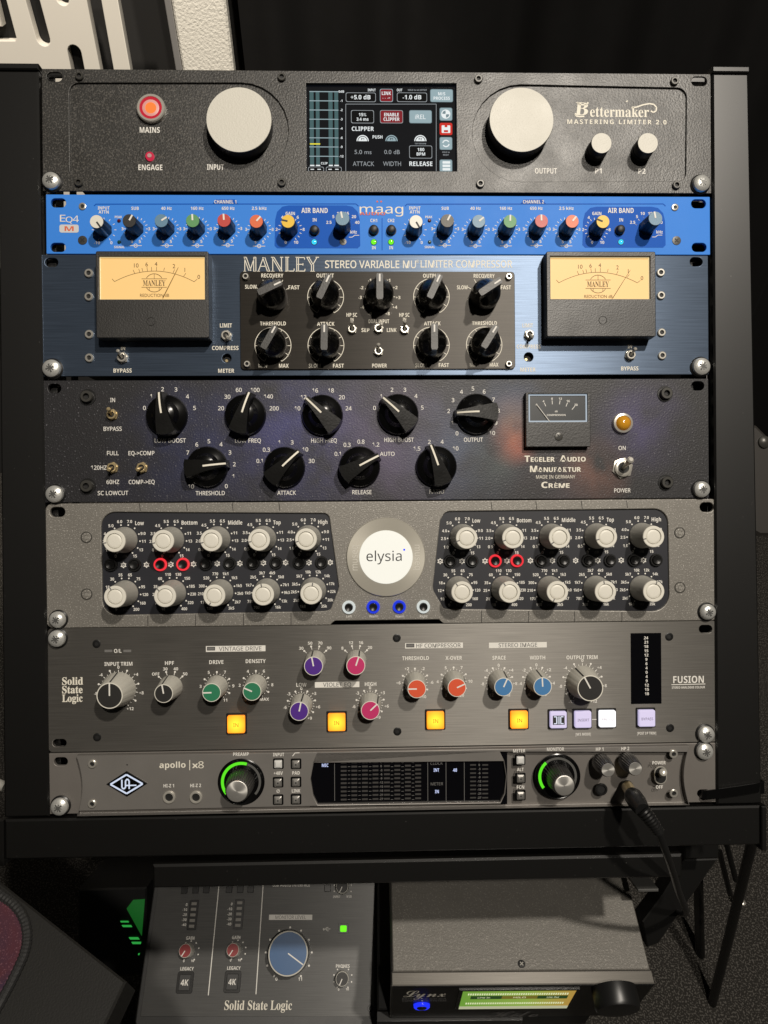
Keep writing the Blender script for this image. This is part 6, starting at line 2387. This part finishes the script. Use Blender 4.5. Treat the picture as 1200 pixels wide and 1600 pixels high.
els[1].position = 0.75
els[1].color = (0.075, 0.008, 0.010, 1)
e = els.new(0.5)
e.color = (0.030, 0.006, 0.020, 1)
nt.links.new(n1.outputs['Fac'], rp.inputs[0])
n2 = nt.nodes.new('ShaderNodeTexNoise')
n2.inputs['Scale'].default_value = 1100
n2.inputs['Detail'].default_value = 1
nt.links.new(tc.outputs['Object'], n2.inputs['Vector'])
mr = nt.nodes.new('ShaderNodeMapRange')
mr.inputs[1].default_value = 0.6
mr.inputs[2].default_value = 0.75
nt.links.new(n2.outputs['Fac'], mr.inputs[0])
mx = nt.nodes.new('ShaderNodeMix')
mx.data_type = 'RGBA'
nt.links.new(mr.outputs[0], mx.inputs[0])
nt.links.new(rp.outputs[0], mx.inputs[6])
mx.inputs[7].default_value = (0.12, 0.045, 0.06, 1)
nt.links.new(mx.outputs[2], bs.inputs['Base Color'])
bp = nt.nodes.new('ShaderNodeBump')
bp.inputs['Strength'].default_value = 0.6
bp.inputs['Distance'].default_value = 0.0004
nt.links.new(n2.outputs['Fac'], bp.inputs['Height'])
nt.links.new(bp.outputs['Normal'], bs.inputs['Normal'])
# mat outline: rounded corner pointing right
mp_ = [DFr.P(x, y, 0.003) for x, y in ((-14, 1394), (0, 1404), (14, 1413), (26, 1426), (34, 1442), (37, 1460), (36, 1476), (31, 1494), (22, 1514), (10, 1538), (-3, 1562), (-20, 1592))]
ma = [(mp_[0][0] - 0.20, mp_[0][1] + 0.02), (mp_[-1][0] - 0.20, mp_[-1][1] - 0.05)]
mm_ = thing('mouse_mat', 'red and purple galaxy printed mouse mat with black stitched edge on the desk corner', 'mouse mat', DM)
b = MB()
b.prism(mp_[::-1] + [ma[0], ma[1]][:1] + [ma[1]], 0.0002, 0.003, gx)
b.build('printed_cloth', mm_)
b = MB()
sm = []
for k in range(len(mp_) - 1):
    for q in range(6):
        t = q / 6
        sm.append((mp_[k][0] * (1 - t) + mp_[k + 1][0] * t, mp_[k][1] * (1 - t) + mp_[k + 1][1] * t, 0.0022))
cen = Vector((sum(p[0] for p in sm) / len(sm) - .05, sum(p[1] for p in sm) / len(sm), 0))
out_ = [tuple(Vector(p) + (Vector((p[0], p[1], 0)) - cen).normalized() * 0.0016) for p in sm]
b.tube(out_, [0.0024 + 0.0004 * (k % 2) for k in range(len(out_))], mat('black stitched binding', (0.012, 0.012, 0.012), 0.7, grain=(2500, 1.0)), 10)
b.build('stitched_edge', mm_)

wc = thing('patch_cable', 'pale cable end showing at the left edge beside the rack rail', 'cable', Matrix.Translation(at_depth(0, 1228, 0.62)))
WCI = wc.matrix_world.inverted()
b = MB()
b.tube([WCI @ at_depth(*q) for q in ((-60, 1190, 0.66), (-25, 1214, 0.64), (-6, 1224, 0.62), (7, 1229, 0.62))], 0.0042, mat('pale cable sheath', (0.30, 0.29, 0.26), 0.5), 12)
b.build('sheath', wc)
# ================================================================== computer case glowing green in the dark
GM = Matrix.Translation(at_depth(205, 1440, 0.92)) @ Matrix.Rotation(PI / 2 - ELEV - rad(4), 4, 'X')
GF = Frame(GM)
gc = thing('computer_case', 'black computer case with glowing green slits, in the dark left of the desktop interface', 'computer case', GM)
z5 = cr(0, 1270, 4.0)
GP = lambda x, y: GF.P(*z5(x, y))
b = MB()
A, B = GP(480, 1030), GP(915, 470)
b.box(((A[0] + B[0]) / 2, (A[1] + B[1]) / 2, -0.05), (B[0] - A[0], B[1] - A[1], 0.098), 'dark', 0.002)
b.build('case_body', gc)
b = MB()
gw = mat('panel with painted green light', (0.01, 0.06, 0.02), 0.6, emit=lin(45, 160, 60), est=0.20)  # green light falling on this panel is put into its emission
b.prism([GP(*q) for q in ((792, 598), (832, 545), (905, 540), (886, 768))], -0.0006, 0.0006, gw)
b.build('green_lit_panel', gc)
for q4 in (((752, 676), (800, 676), (806, 684), (758, 684)), ((762, 702), (818, 702), (826, 713), (770, 713)), ((806, 778), (862, 778), (872, 791), (815, 791)), ((822, 807), (882, 807), (880, 819), (830, 819)), ((864, 879), (874, 878), (871, 888), (864, 888))):
    b = MB()
    b.prism([GP(*q) for q in q4], -0.0004, 0.0006, glow('green slit light', (60, 200, 85), 0.55))
    b.build('light_slit', gc)

# ================================================================== folding stand at the right
sd = thing('folding_stand', 'black tubular folding stand on the carpet, right of the rack', 'stand', Matrix.Translation((0.36, -0.05, 0)))
SI = sd.matrix_world.inverted()
wpt = lambda x, y, d: SI @ at_depth(x, y, d)
r8 = cr(1000, 1100, 3.2)


def stand_tube(name, pts, r, m_='rack'):
    b = MB()
    b.tube([wpt(*q) for q in pts], r, m_, 14)
    return b.build(name, sd)


stand_tube('stand_tube', ((1179, 1300, 0.84), (1140, 1460, 0.95), (1098, 1625, 1.06)), 0.0060)
stand_tube('stand_tube', ((1091, 1375, 1.02), (1094, 1490, 1.06), (1097, 1625, 1.10)), 0.0066)  # second upright dark band, built as a black tube
stand_tube('brace', ((1124, 1330, 0.93), (1142.5, 1404, 0.955)), 0.0034)
stand_tube('brace', ((1133, 1310, 0.93), (1150, 1376, 0.945)), 0.0034)
for x, y in ((1142, 1405), (1161, 1411)):
    b = MB()
    q = wpt(x, y, 0.928)
    b.lathe((0, 0), [(0.0034, 0), (0.0030, 0.0016), (0.0012, 0.0024)], 'steelg', 16)
    b.build('bolt', sd, tuple(q))
# grey hinge bracket of the stand, seen past the rail
BF = Frame(Matrix.Translation(at_depth(1195, 760, 0.72)) @ Matrix.Rotation(PI / 2 - ELEV, 4, 'X'))
bk = thing('stand_bracket', 'grey moulded bracket with a domed bolt showing past the right rail', 'bracket', BF.M)
n2_ = cr(1090, 560, 5.336)
BPx = lambda x, y: BF.P(*n2_(x, y))
b = MB()
b.prism([BPx(*q) for q in ((440, 540), (500, 560), (590, 650), (700, 760), (700, 1480), (520, 1480), (440, 1440))], -0.02, 0.0, mat('dark grey plastic', (0.035, 0.032, 0.029), 0.4), 0.003)
b.build('bracket_body', bk)
b = MB()
q = BPx(552, 698)
b.lathe((0, 0), [(0.0062, 0), (0.0058, 0.002), (0.0035, 0.0036), (0.0003, 0.0041)], 'steelb', 24)
b.build('bolt', bk, (q[0], q[1], 0))
